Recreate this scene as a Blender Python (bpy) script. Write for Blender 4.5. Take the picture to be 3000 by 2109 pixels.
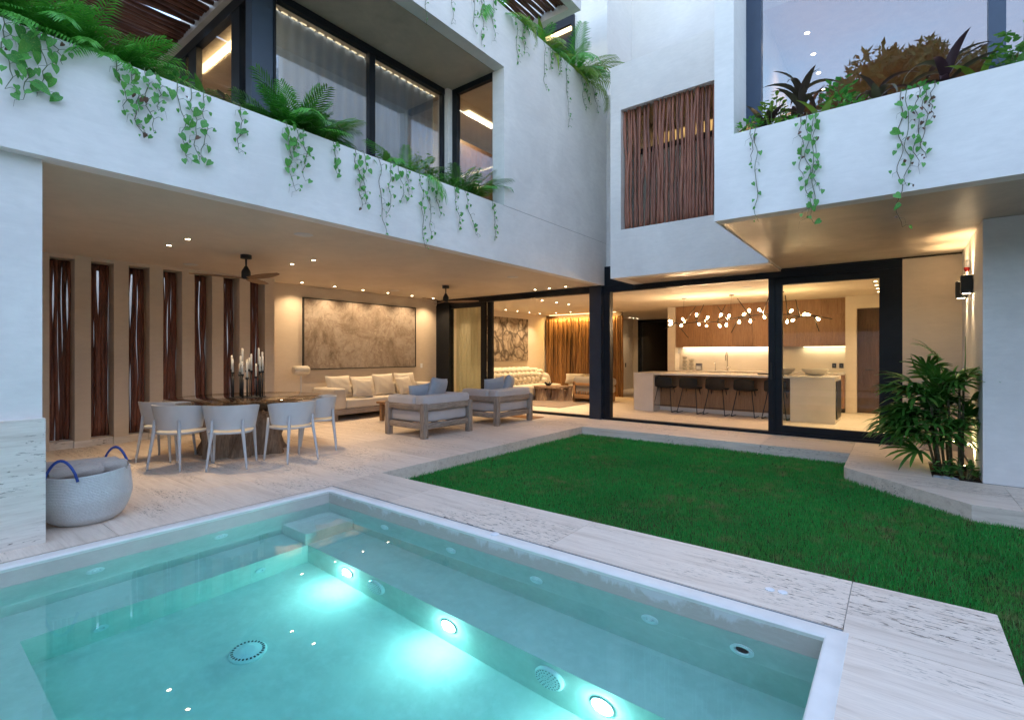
import bpy, bmesh, math, random
import numpy as np
from mathutils import Vector, Matrix
for _o in list(bpy.data.objects): bpy.data.objects.remove(_o)
scene = bpy.context.scene
COL = scene.collection
PI = math.pi
rnd = random.Random(7)

# ---------------------------------------------------------------- camera
cam_d = bpy.data.cameras.new('camera'); cam = bpy.data.objects.new('camera', cam_d); COL.objects.link(cam)
YAW = 0.65784
cam.location = (0, 0, 1.40)
cam.rotation_euler = (PI/2, 0, YAW)
cam_d.sensor_width = 36.0
cam_d.lens = 36.0*1466.3/3000.0
cam_d.shift_y = -(1054.5-1035.7)/3000.0
cam_d.clip_start = 0.05; cam_d.clip_end = 1000
scene.camera = cam

# ---------------------------------------------------------------- world, sun, exposure
SUN_EL, SUN_AZ = math.radians(12), math.radians(-12)     # low dusk sun behind the house
world = bpy.data.worlds.new('World'); scene.world = world; world.use_nodes = True
wn = world.node_tree.nodes; wl = world.node_tree.links; wn.clear()
wo = wn.new('ShaderNodeOutputWorld'); wb = wn.new('ShaderNodeBackground')
sk = wn.new('ShaderNodeTexSky'); sk.sky_type = 'NISHITA'; sk.sun_disc = False
sk.sun_elevation = SUN_EL; sk.sun_rotation = SUN_AZ; sk.air_density = 1.0; sk.dust_density = 0.3; sk.ozone_density = 1.5
tc = wn.new('ShaderNodeTexCoord'); mp = wn.new('ShaderNodeMapping'); mp.inputs['Scale'].default_value = (1.3, 1.3, 3.2)
cn = wn.new('ShaderNodeTexNoise'); cn.inputs['Scale'].default_value = 2.2; cn.inputs['Detail'].default_value = 6; cn.inputs['Roughness'].default_value = 0.55
cr = wn.new('ShaderNodeValToRGB'); cr.color_ramp.elements[0].position = 0.33; cr.color_ramp.elements[1].position = 0.66
cr.color_ramp.elements[0].color = (0, 0, 0, 1); cr.color_ramp.elements[1].color = (.85, .85, .85, 1)
cm = wn.new('ShaderNodeMix'); cm.data_type = 'RGBA'; cm.inputs[7].default_value = (1.66, 1.97, 2.82, 1)
wl.new(tc.outputs['Generated'], mp.inputs['Vector']); wl.new(mp.outputs[0], cn.inputs['Vector']); wl.new(cn.outputs['Fac'], cr.inputs[0])
wl.new(cr.outputs[0], cm.inputs[0]); wl.new(sk.outputs[0], cm.inputs[6]); wl.new(cm.outputs[2], wb.inputs['Color'])
wb.inputs['Strength'].default_value = 0.15
wl.new(wb.outputs[0], wo.inputs['Surface'])
sd = bpy.data.lights.new('sun', 'SUN'); sd.energy = 0.05; sd.angle = math.radians(12); sd.color = (1.0, .93, .88)
sun = bpy.data.objects.new('sun', sd); COL.objects.link(sun)
sun.rotation_euler = (-(PI/2-SUN_EL), 0, -SUN_AZ); sun.location = (0, 30, 30)
scene.view_settings.view_transform = 'Standard'; scene.view_settings.look = 'None'
scene.view_settings.exposure = 2.75; scene.view_settings.gamma = 1.0
scene.view_settings.use_curve_mapping = False
scene.render.engine = 'CYCLES'
cy = scene.cycles
cy.use_denoising = True; cy.denoiser = 'OPENIMAGEDENOISE'
cy.max_bounces = 8; cy.diffuse_bounces = 5; cy.glossy_bounces = 4; cy.transmission_bounces = 8; cy.transparent_max_bounces = 14
cy.sample_clamp_indirect = 6.0; cy.blur_glossy = 0.6; cy.use_light_tree = True
cy.use_adaptive_sampling = True; cy.adaptive_threshold = 0.015

LK = 0.66        # common dimmer of all lamps
# ---------------------------------------------------------------- materials
class NT:
    def __init__(s, name):
        s.m = bpy.data.materials.new(name); s.m.use_nodes = True
        s.t = s.m.node_tree; s.t.nodes.clear()
        s.out = s.t.nodes.new('ShaderNodeOutputMaterial')
    def n(s, typ, ins=None, **kw):
        nd = s.t.nodes.new('ShaderNode'+typ)
        for k, v in kw.items(): setattr(nd, k, v)
        for k, v in (ins or {}).items():
            if isinstance(v, tuple) and len(v) == 2 and hasattr(v[0], 'outputs'): s.t.links.new(v[0].outputs[v[1]], nd.inputs[k])
            elif hasattr(v, 'outputs'): s.t.links.new(v.outputs[0], nd.inputs[k])
            elif isinstance(v, tuple) and len(v) == 3 and nd.inputs[k].type == 'RGBA': nd.inputs[k].default_value = v+(1,)
            else: nd.inputs[k].default_value = v
        return nd
    def coord(s, scale=(1, 1, 1), kind='Object', rot=(0, 0, 0)):
        c = s.n('TexCoord'); mp = s.n('Mapping', {'Vector': (c, kind), 'Scale': scale, 'Rotation': rot}); return mp
    def world(s, scale=(1, 1, 1)):
        g = s.n('NewGeometry'); return s.n('Mapping', {'Vector': (g, 'Position'), 'Scale': scale})
    def noise(s, vec, sc, det=4, ro=.55, dist=0):
        return s.n('TexNoise', {'Vector': vec, 'Scale': sc, 'Detail': det, 'Roughness': ro, 'Distortion': dist})
    def ramp(s, fac, stops):
        r = s.n('ValToRGB', {'Fac': fac}); e = r.color_ramp.elements
        while len(e) < len(stops): e.new(.5)
        for i, (p, c) in enumerate(stops):
            e[i].position = p; e[i].color = (c if isinstance(c, tuple) else (c, c, c))+(1,)
        return r
    def mix(s, fac, a, b, mode='MIX'):
        nd = s.t.nodes.new('ShaderNodeMix'); nd.data_type = 'RGBA'; nd.blend_type = mode
        for i, v in ((0, fac), (6, a), (7, b)):
            if hasattr(v, 'outputs'): s.t.links.new((v.outputs[2] if v.bl_idname == 'ShaderNodeMix' else v.outputs[0]), nd.inputs[i])
            elif isinstance(v, tuple): nd.inputs[i].default_value = v+(1,)
            else: nd.inputs[i].default_value = v
        return nd
    def col(s, v): return (v, 2) if hasattr(v, 'bl_idname') and v.bl_idname == 'ShaderNodeMix' else v
    def fin(s, color, rough=.5, bump=None, bstr=.2, bdist=.02, metal=0., spec=.5, **kw):
        d = {'Base Color': s.col(color), 'Roughness': s.col(rough), 'Metallic': metal, 'Specular IOR Level': spec}
        d.update(kw)
        p = s.n('BsdfPrincipled', d)
        if bump is not None:
            b = s.n('Bump', {'Height': s.col(bump), 'Strength': bstr, 'Distance': bdist}); s.t.links.new(b.outputs[0], p.inputs['Normal'])
        s.t.links.new(p.outputs[0], s.out.inputs['Surface']); s.p = p
        return s.m

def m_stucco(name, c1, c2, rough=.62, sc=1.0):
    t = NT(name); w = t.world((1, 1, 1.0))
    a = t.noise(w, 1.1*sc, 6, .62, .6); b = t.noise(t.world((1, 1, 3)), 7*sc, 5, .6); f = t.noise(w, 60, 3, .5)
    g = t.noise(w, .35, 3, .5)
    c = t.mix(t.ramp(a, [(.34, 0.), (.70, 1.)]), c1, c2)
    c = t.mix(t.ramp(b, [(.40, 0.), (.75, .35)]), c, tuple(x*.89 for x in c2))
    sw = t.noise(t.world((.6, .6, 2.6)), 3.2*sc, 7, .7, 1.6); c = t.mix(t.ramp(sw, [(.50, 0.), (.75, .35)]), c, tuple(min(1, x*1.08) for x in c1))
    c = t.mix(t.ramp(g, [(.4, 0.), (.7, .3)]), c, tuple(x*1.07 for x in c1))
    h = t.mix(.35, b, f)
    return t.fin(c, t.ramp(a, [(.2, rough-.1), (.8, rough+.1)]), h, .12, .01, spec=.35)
def m_travertine(name, tint=(1, 1, 1), obj=True, holes=1.0, sc1=(1.3, 17, 17), sc2=(11, 46, 46)):
    t = NT(name); oi = t.n('ObjectInfo')
    g = t.n('NewGeometry'); off = t.n('VectorMath', {0: (g, 'Position'), 1: (oi, 'Random')}, operation='ADD') if obj else g
    vec = (off, 0) if obj else (g, 'Position')
    mp = t.n('Mapping', {'Vector': vec, 'Scale': sc1})
    mp2 = t.n('Mapping', {'Vector': vec, 'Scale': sc2})
    band = t.noise(mp, 1.0, 5, .6, .3); fine = t.noise(mp, 5, 4, .65)
    pit = t.noise(mp2, 1.6, 6, .62, .6); where = t.noise(t.n('Mapping', {'Vector': vec, 'Scale': (.7, 2.2, 2.2)}), 1.0, 2, .5)
    base = t.ramp(band, [(.25, (.58, .50, .43)), (.45, (.74, .67, .60)), (.62, (.80, .74, .67)), (.8, (.68, .60, .53))])
    c = t.mix(t.ramp(fine, [(.42, 0.), (.72, .35)]), base, (.48, .42, .36))
    pm = t.n('Math', {0: t.ramp(pit, [(.585-.02*holes, 0.), (.63, 1.)]), 1: t.ramp(where, [(.47, 0.), (.62, 1.)])}, operation='MULTIPLY')
    c = t.mix(pm, c, (.16, .13, .10))
    c = t.mix(1.0, c, tint, 'MULTIPLY')
    if obj: c = t.n('HueSaturation', {'Color': (c, 2), 'Value': t.n('MapRange', {'Value': (oi, 'Random'), 'To Min': .88, 'To Max': 1.06})})
    hh = t.n('Math', {0: 1.0, 1: pm}, operation='SUBTRACT')
    return t.fin(c, .55, hh, .5, .004, spec=.35)
def m_wood(name, dark, light, scale=(1, 1, 1), axis='z', sc=6, rough=.55, stretch=12, rnd_amt=.35, bst=.25):
    t = NT(name); s = {'x': (1, stretch, stretch), 'y': (stretch, 1, stretch), 'z': (stretch, stretch, 1)}[axis]
    c = t.n('TexCoord'); oi = t.n('ObjectInfo')
    off = t.n('VectorMath', {0: (c, 'Object'), 1: (oi, 'Random')}, operation='ADD')
    mp = t.n('Mapping', {'Vector': off, 'Scale': s})
    a = t.noise(mp, sc*.25, 6, .65, 1.2); b = t.noise(mp, sc, 5, .6, .4)
    cc = t.mix(t.ramp(a, [(.3, 0.), (.72, 1.)]), dark, light)
    cc = t.mix(t.ramp(b, [(.45, 0.), (.75, .6)]), cc, tuple(x*.45 for x in dark))
    h = t.n('HueSaturation', {'Color': (cc, 2), 'Value': t.n('MapRange', {'Value': (oi, 'Random'), 'To Min': 1-rnd_amt, 'To Max': 1+rnd_amt})})
    return t.fin(h, rough, b, bst, .006)
def m_plain(name, c, rough=.5, metal=0., spec=.5, var=.08, sc=8, bst=0.):
    t = NT(name); w = t.coord((1, 1, 1)); a = t.noise(w, sc, 4)
    cc = t.mix(t.ramp(a, [(.3, 0.), (.7, 1.)]), tuple(x*(1-var) for x in c), tuple(min(1, x*(1+var)) for x in c))
    return t.fin(cc, rough, a if bst else None, bst, .004, metal, spec)
def m_fabric(name, c, sc=220, bst=.25):
    t = NT(name); w = t.coord((1, 1, 1)); a = t.noise(w, 5, 3); b = t.noise(w, sc, 2)
    cc = t.mix(t.ramp(a, [(.3, 0.), (.7, 1.)]), tuple(x*.9 for x in c), c); cc = t.mix(t.ramp(b, [(.4, 0.), (.65, .25)]), cc, tuple(x*.7 for x in c))
    fo = t.noise(w, 3.5, 3, .5, 1.5); h = t.mix(.75, b, fo)
    return t.fin(cc, .9, h, bst+.25, .02, spec=.15, **{'Sheen Weight': .2})
def m_emit(name, c, s):
    t = NT(name); e = t.n('Emission', {'Color': c, 'Strength': s*LK}); t.t.links.new(e.outputs[0], t.out.inputs['Surface']); return t.m
def m_glass(name, tint=(1, 1, 1), refl=.0, ior=1.5):
    t = NT(name); g = t.n('NewGeometry'); f0 = ((ior-1)/(ior+1))**2
    dt = t.n('Math', operation='ABSOLUTE')
    vm = t.n('VectorMath', {0: (g, 'Incoming'), 1: (g, 'Normal')}, operation='DOT_PRODUCT'); t.t.links.new(vm.outputs['Value'], dt.inputs[0])
    iv = t.n('Math', {0: 1., 1: dt}, operation='SUBTRACT'); pw = t.n('Math', {0: iv, 1: 5.}, operation='POWER')
    fr = t.n('Math', {0: pw, 1: 1-f0, 2: f0}, operation='MULTIPLY_ADD')
    gl = t.n('BsdfGlossy', {'Color': (1., 1., 1.), 'Roughness': 0.0}); tr = t.n('BsdfTransparent', {'Color': tint})
    f = t.n('Math', {0: fr, 1: refl}, operation='ADD'); f.use_clamp = True
    mx = t.n('MixShader', {0: f, 1: tr, 2: gl}); t.t.links.new(mx.outputs[0], t.out.inputs['Surface']); return t.m
def m_leaf(name, c1, c2, c3=None, rough=.38, trans=.35, hv=.12):
    t = NT(name); oi = t.n('ObjectInfo'); g = t.n('NewGeometry'); w = t.coord((1, 1, 1)); a = t.noise(w, 18, 3)
    ran = t.n('Math', {0: (oi, 'Random'), 1: t.n('Math', {0: (g, 'Random Per Island'), 1: .5}, operation='MULTIPLY')}, operation='ADD')
    fr = t.n('Math', {0: ran, 1: 1.0}, operation='FRACT')
    c = t.mix(fr, c1, c2)
    if c3: c = t.mix(t.ramp(a, [(.55, 0.), (.68, .8)]), c, c3)
    p = t.n('BsdfPrincipled', {'Base Color': (c, 2), 'Roughness': rough, 'Specular IOR Level': .45})
    tl = t.n('BsdfTranslucent', {'Color': (c, 2)})
    mx = t.n('MixShader', {0: trans, 1: p, 2: tl}); t.t.links.new(mx.outputs[0], t.out.inputs['Surface']); return t.m

MAT = {}
MAT['stucco'] = m_stucco('stucco_exterior', (.77, .735, .70), (.64, .61, .585))
MAT['stucco_in'] = m_stucco('stucco_terrace', (.62, .52, .41), (.54, .45, .35), .7)
MAT['ceiling'] = m_stucco('stucco_ceiling', (.62, .53, .43), (.54, .46, .37), .55)
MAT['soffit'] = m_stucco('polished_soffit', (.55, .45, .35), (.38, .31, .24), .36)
MAT['inwall'] = m_stucco('plaster_interior', (.72, .64, .53), (.66, .58, .48), .7)
MAT['trav'] = m_travertine('travertine', (1., .925, .86))
MAT['trav_clad'] = m_travertine('travertine_cladding', (1.0, 1.0, .99), True, -.5, (14, 1.1, 14), (46, 9, 46))
MAT['trav_in'] = m_travertine('travertine_indoor', (1, .95, .88), False, .2)
MAT['black'] = m_plain('black_aluminium', (.009, .011, .015), .42, 0., .22, .15)
MAT['black_matte'] = m_plain('black_metal', (.012, .012, .012), .5)
MAT['stick'] = m_wood('branch_wood', (.15, .05, .03), (.33, .13, .078), axis='z', sc=8, rough=.5, stretch=9)
MAT['stick_dark'] = m_wood('dark_branch_wood', (.085, .028, .015), (.20, .072, .04), axis='z', sc=8, rough=.5, stretch=9)
MAT['log'] = m_wood('amber_log_wood', (.13, .055, .016), (.36, .18, .055), axis='z', sc=5, rough=.6, stretch=16, rnd_amt=.3)
MAT['drift'] = m_wood('weathered_timber', (.17, .125, .09), (.44, .36, .29), axis='x', sc=10, rough=.85, stretch=14, rnd_amt=.12, bst=.5)
MAT['drift_y'] = m_wood('weathered_timber_y', (.17, .125, .09), (.44, .36, .29), axis='y', sc=10, rough=.85, stretch=14, rnd_amt=.12, bst=.5)
MAT['drift_z'] = m_wood('weathered_timber_z', (.17, .125, .09), (.44, .36, .29), axis='z', sc=10, rough=.85, stretch=14, rnd_amt=.12, bst=.5)
MAT['trunk'] = m_wood('root_wood', (.17, .10, .06), (.42, .29, .19), axis='z', sc=7, rough=.8, stretch=7, rnd_amt=.1, bst=.8)
MAT['oak'] = m_wood('oak_veneer', (.25, .125, .055), (.40, .22, .105), axis='z', sc=7, rough=.45, stretch=22, rnd_amt=.10, bst=.08)
MAT['teak'] = m_wood('teak', (.26, .13, .055), (.42, .24, .11), axis='x', sc=8, rough=.5, stretch=14, rnd_amt=.1)
MAT['walnut'] = m_wood('fan_wood', (.20, .10, .045), (.34, .18, .08), axis='x', sc=8, rough=.45, stretch=14, rnd_amt=.1)
MAT['door_wood'] = m_wood('dark_door_wood', (.06, .03, .018), (.13, .07, .04), axis='z', sc=6, rough=.5, stretch=18, rnd_amt=.1)
MAT['linen'] = m_fabric('cream_linen', (.66, .58, .47))
MAT['linen_white'] = m_fabric('ivory_boucle', (.70, .63, .50), 90, .5)
MAT['linen_grey'] = m_fabric('pale_grey_linen', (.52, .49, .48))
MAT['linen_blue'] = m_fabric('blue_grey_linen', (.40, .42, .46))
MAT['taupe'] = m_fabric('taupe_fabric', (.34, .30, .25))
MAT['towel'] = m_fabric('beige_towel', (.46, .39, .34), 120, .6)
MAT['rug'] = m_fabric('woven_rug', (.30, .22, .16), 60, .7)
MAT['plastic'] = m_plain('white_moulded_plastic', (.55, .55, .55), .45, 0., .4, .03)
MAT['jet'] = m_plain('white_jet_plastic', (.92, .93, .94), .4, 0., .5, .02)
MAT['white'] = m_plain('white_plastic', (.75, .76, .78), .4, 0., .5, .03)
MAT['counter'] = m_plain('pale_stone_counter', (.68, .62, .55), .16, 0., .5, .05, 3)
MAT['chrome'] = m_plain('steel', (.45, .43, .40), .22, 1., .5, .03)
MAT['blackfab'] = m_plain('black_leather', (.016, .014, .013), .55, 0., .4, .2, 40, .1)
MAT['candle'] = m_plain('ivory_wax', (.80, .74, .62), .5, 0., .4, .03)
MAT['blue'] = m_plain('blue_leather_strap', (.02, .06, .28), .45)
MAT['red'] = m_plain('red_lens', (.5, .02, .02), .25)
MAT['soil'] = m_plain('dark_soil', (.045, .03, .02), .95, 0., .2, .5, 14, .8)
MAT['ceramic'] = m_plain('stone_bowl', (.50, .46, .38), .55, 0., .4, .06)
MAT['glass'] = m_glass('clear_glass', (.97, .97, .96), .0, 1.4)
MAT['glass_green'] = m_glass('tinted_glass', (.90, .92, .87), .0, 1.35)
MAT['glass_mirror'] = m_glass('coated_glass', (.80, .80, .80), .10)
MAT['glass_coated'] = m_glass('coated_glass_light', (.84, .89, .94), .12)
MAT['glass_table'] = m_glass('smoked_table_glass', (.62, .57, .50), .02)
MAT['glass_black'] = m_glass('black_door_glass', (.3, .3, .3), .0)
MAT['pool'] = None
t = NT('pool_plaster'); w = t.world(); a = t.noise(w, 2.2, 6, .65, .5); b = t.noise(w, 14, 5, .6)
c = t.mix(t.ramp(a, [(.35, 0.), (.68, 1.)]), (.70, .71, .66), (.58, .60, .56)); c = t.mix(t.ramp(b, [(.45, 0.), (.72, .5)]), c, (.76, .77, .74))
MAT['pool'] = t.fin(c, .7, b, .15, .01, spec=.3)
t = NT('pool_rim_plaster'); g = t.n('NewGeometry'); xyz = t.n('SeparateXYZ', {0: (g, 'Position')})
w = t.world((1, 1, .6)); a = t.noise(w, 3.2, 7, .72, .8); b = t.noise(t.world((3, 3, 10)), 4, 4, .6)
lev = t.n('Math', {0: (xyz, 'Z'), 1: t.n('MapRange', {'Value': a, 'From Min': .3, 'From Max': .7, 'To Min': -.13, 'To Max': .02})}, operation='SUBTRACT')
c = t.mix(t.ramp(lev, [(.0, 1.), (.03, 0.)]), (.60, .585, .57), (.47, .42, .37)); c = t.mix(t.ramp(b, [(.5, 0.), (.8, .3)]), c, (.66, .66, .66))
MAT['pool_rim'] = t.fin(c, .6, b, .15, .01, spec=.3)
MAT['coping'] = m_plain('white_coping', (.77, .735, .69), .55, 0., .4, .06, 5, .1)
t = NT('pool_water')
nz = t.noise(t.world((1, 1, 1)), 3.0, 2, .5); bp = t.n('Bump', {'Height': nz, 'Strength': .010, 'Distance': .02})
gl = t.n('BsdfGlass', {'Color': (1., 1., 1.), 'Roughness': 0., 'IOR': 1.333, 'Normal': bp}); t.t.links.new(gl.outputs[0], t.out.inputs['Surface'])
va = t.n('VolumeAbsorption', {'Color': (.24, .95, .92), 'Density': .66}); t.t.links.new(va.outputs[0], t.out.inputs['Volume'])
MAT['water'] = t.m
MAT['leaf'] = m_leaf('pothos_leaf', (.05, .24, .04), (.10, .35, .06), (.30, .46, .12))
MAT['leaf_dry'] = m_leaf('dry_leaf', (.07, .03, .015), (.12, .06, .03), None, .7, .1)
MAT['stem'] = m_plain('vine_stem', (.10, .13, .05), .7)
MAT['stem_dark'] = m_plain('palm_cane', (.10, .085, .045), .8, 0., .3, .4, 30)
MAT['palm'] = m_leaf('palm_leaf', (.05, .27, .03), (.12, .42, .045))
MAT['palm_dark'] = m_leaf('lady_palm_leaf', (.04, .14, .022), (.09, .26, .04), None, .3, .25)
MAT['palm_yellow'] = m_leaf('yellow_palm_leaf', (.13, .25, .03), (.22, .34, .04))
MAT['cordy'] = m_leaf('burgundy_leaf', (.06, .03, .038), (.10, .095, .045), None, .3, .2)
MAT['cordy_stem'] = m_plain('purple_stem', (.20, .03, .11), .5)
MAT['broad'] = m_leaf('broad_leaf', (.06, .19, .03), (.13, .29, .05), (.20, .33, .07))
MAT['tree_leaf'] = m_leaf('tree_leaf', (.03, .07, .015), (.06, .11, .025), None, .5, .25)
MAT['bark'] = m_plain('bark', (.13, .09, .06), .9, 0., .2, .3, 6, .6)
MAT['warm_emit'] = m_emit('warm_led', (1., .74, .38), 1.1)
MAT['lens_emit'] = m_emit('downlight_lens', (1., .78, .48), 12)
MAT['bulb_emit'] = m_emit('bulb_glow', (1., .66, .34), 22)
MAT['pool_emit'] = m_emit('pool_lamp_glow', (.9, 1., .98), 5)

# ---------------------------------------------------------------- mesh helpers
class MB:
    def __init__(s): s.v = []; s.f = []
    def add(s, vs, fs):
        o = len(s.v); s.v += [tuple(p) for p in vs]; s.f += [tuple(i+o for i in f) for f in fs]; return s
    def box(s, x0, x1, y0, y1, z0, z1):
        if x0 > x1: x0, x1 = x1, x0
        if y0 > y1: y0, y1 = y1, y0
        if z0 > z1: z0, z1 = z1, z0
        return s.add([(x0,y0,z0),(x1,y0,z0),(x1,y1,z0),(x0,y1,z0),(x0,y0,z1),(x1,y0,z1),(x1,y1,z1),(x0,y1,z1)],
                     [(0,3,2,1),(4,5,6,7),(0,1,5,4),(1,2,6,5),(2,3,7,6),(3,0,4,7)])
    def rbox(s, x0, x1, y0, y1, z0, z1, r=.02, seg=2, mat=None):
        bm = bmesh.new(); bmesh.ops.create_cube(bm, size=1)
        for v in bm.verts: v.co = Vector(((x0+x1)/2+v.co.x*(x1-x0), (y0+y1)/2+v.co.y*(y1-y0), (z0+z1)/2+v.co.z*(z1-z0)))
        bmesh.ops.bevel(bm, geom=list(bm.edges), offset=min(r, .49*min(abs(x1-x0), abs(y1-y0), abs(z1-z0))), segments=seg, affect='EDGES', profile=.5)
        bm.verts.index_update(); s.add([(mat @ v.co if mat else v.co)[:] for v in bm.verts], [[v.index for v in f.verts] for f in bm.faces]); bm.free(); return s
    def prism(s, poly, z0, z1):
        n = len(poly); a = sum(poly[i][0]*poly[(i+1)%n][1]-poly[(i+1)%n][0]*poly[i][1] for i in range(n))
        if a < 0: poly = poly[::-1]
        return s.add([(x, y, z0) for x, y in poly]+[(x, y, z1) for x, y in poly],
                     [tuple(range(n))[::-1], tuple(range(n, 2*n))]+[(i, (i+1)%n, n+(i+1)%n, n+i) for i in range(n)])
    def tube(s, path, rad, n=8, cap=True, squash=1.0):
        P = [Vector(p) for p in path]; m = len(P)
        if not hasattr(rad, '__len__'): rad = [rad]*m
        T = [(P[min(i+1, m-1)]-P[max(i-1, 0)]).normalized() for i in range(m)]
        u = T[0].orthogonal().normalized(); vs = []
        for i in range(m):
            u = (u-T[i]*u.dot(T[i])); u = u.normalized() if u.length > 1e-6 else T[i].orthogonal().normalized(); w = T[i].cross(u)
            for k in range(n):
                a = 2*PI*k/n; vs.append(P[i]+rad[i]*(math.cos(a)*u+math.sin(a)*squash*w))
        fs = [(i*n+k, i*n+(k+1)%n, (i+1)*n+(k+1)%n, (i+1)*n+k) for i in range(m-1) for k in range(n)]
        if cap: fs += [tuple(range(n))[::-1], tuple(range((m-1)*n, m*n))]
        return s.add(vs, fs)
    def lathe(s, prof, n=20, c=(0, 0, 0), M=None, cap=True):
        vs = []; m = len(prof)
        for r, z in prof:
            for k in range(n):
                p = Vector((r*math.cos(2*PI*k/n), r*math.sin(2*PI*k/n), z)); p = (M @ p) if M else p
                vs.append(p+Vector(c))
        fs = [(i*n+k, i*n+(k+1)%n, (i+1)*n+(k+1)%n, (i+1)*n+k) for i in range(m-1) for k in range(n)]
        if cap: fs += [tuple(range(n))[::-1], tuple(range((m-1)*n, m*n))]
        return s.add(vs, fs)
    def grid(s, fn, nu, nv, wrap_u=False):
        vs = [fn(i/(nu if wrap_u else nu-1), j/(nv-1)) for i in range(nu) for j in range(nv)]
        fs = [(i*nv+j, ((i+1)%nu)*nv+j, ((i+1)%nu)*nv+j+1, i*nv+j+1) for i in range(nu if wrap_u else nu-1) for j in range(nv-1)]
        return s.add(vs, fs)
    def mesh(s, name, mat, smooth=False):
        me = bpy.data.meshes.new(name); me.from_pydata(s.v, [], s.f); me.update()
        if mat is not None: me.materials.append(MAT[mat] if isinstance(mat, str) else mat)
        if smooth: me.polygons.foreach_set('use_smooth', [True]*len(me.polygons))
        return me
    def build(s, name, mat, parent=None, smooth=False, loc=None, rot=None, auto=None):
        o = bpy.data.objects.new(name, s.mesh(name, mat, smooth)); COL.objects.link(o)
        if parent is not None: o.parent = parent
        if loc: o.location = loc
        if rot: o.rotation_euler = rot
        if auto: 
            o.data.polygons.foreach_set('use_smooth', [True]*len(o.data.polygons)); o.data.set_sharp_from_angle(angle=math.radians(auto))
        return o
def inst(name, me, parent=None, loc=(0, 0, 0), rot=(0, 0, 0), sc=(1, 1, 1)):
    o = bpy.data.objects.new(name, me); COL.objects.link(o); o.parent = parent
    o.location = loc; o.rotation_euler = rot; o.scale = sc if hasattr(sc, '__len__') else (sc,)*3; return o
def tag(o, label, cat, group=None, kind=None):
    o['label'] = label; o['category'] = cat
    if group: o['group'] = group
    if kind: o['kind'] = kind
    return o
def thing(name, label, cat, loc=(0, 0, 0), rz=0, group=None):
    o = bpy.data.objects.new(name, None); COL.objects.link(o); o.empty_display_size = .1; o.location = loc; o.rotation_euler = (0, 0, rz)
    return tag(o, label, cat, group)
def struct(o, label=None, cat=None):
    o['kind'] = 'structure'
    if label: o['label'] = label
    if cat: o['category'] = cat
    return o
def dup(root, loc, rz, label, group=None, rot=None):
    def cp(o, par):
        c = o.copy(); COL.objects.link(c); c.parent = par
        for ch in list(o.children): cp(ch, c)
        return c
    r = cp(root, None); r.location = loc; r.rotation_euler = rot if rot else (0, 0, rz); r['label'] = label
    if group: r['group'] = group
    return r
def spot(parent, loc, energy, color=(1, .74, .44), angle=90, blend=.6, rad=.03, rot=(0, 0, 0), typ='SPOT'):
    d = bpy.data.lights.new('lamp_light', typ); d.energy = energy*LK; d.color = color; d.shadow_soft_size = rad
    if typ == 'SPOT': d.spot_size = math.radians(angle); d.spot_blend = blend
    o = bpy.data.objects.new('lamp_light', d); COL.objects.link(o); o.parent = parent; o.location = loc; o.rotation_euler = rot; return o
def area(parent, loc, energy, sx, sy, rot=(0, 0, 0), color=(1, .72, .40)):
    d = bpy.data.lights.new('strip_light', 'AREA'); d.shape = 'RECTANGLE'; d.size = sx; d.size_y = sy; d.energy = energy*LK; d.color = color
    o = bpy.data.objects.new('strip_light', d); COL.objects.link(o); o.parent = parent; o.location = loc; o.rotation_euler = rot; return o
ORD = ['first', 'second', 'third', 'fourth', 'fifth', 'sixth', 'seventh', 'eighth', 'ninth', 'tenth', 'eleventh', 'twelfth']
F2 = (-math.sin(YAW), math.cos(YAW)); R2 = (math.cos(YAW), math.sin(YAW))
def onX(px, py, X0):
    a = (px-1500)/1466.3; gx = F2[0]+a*R2[0]; gy = F2[1]+a*R2[1]; t_ = X0/gx; return (X0, t_*gy, 1.4+t_*(1035.7-py)/1466.3)
def onY(px, py, Y0):
    a = (px-1500)/1466.3; gx = F2[0]+a*R2[0]; gy = F2[1]+a*R2[1]; t_ = Y0/gy; return (t_*gx, Y0, 1.4+t_*(1035.7-py)/1466.3)
# ================================================================ SETTING: ground, deck, pool, lawn
PX0, PX1, PY0, PY1 = -4.63, -.29, .04, 2.92         # pool basin inner faces
BZ, FZ, WZ = -.66, -1.03, -.13                       # bench, pit floor, water level
gb = MB()
for x0, x1, y0, y1 in ((-150, -6.0, -150, 150), (.3, 150, -150, 150), (-6.0, .3, -150, -.6), (-6.0, .3, 3.45, 150)):
    gb.add([(x0, y0, -.26), (x1, y0, -.26), (x1, y1, -.26), (x0, y1, -.26)], [(0, 1, 2, 3)])
struct(gb.build('ground', 'soil'), 'dark earth around the house and garden', 'ground')

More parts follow.
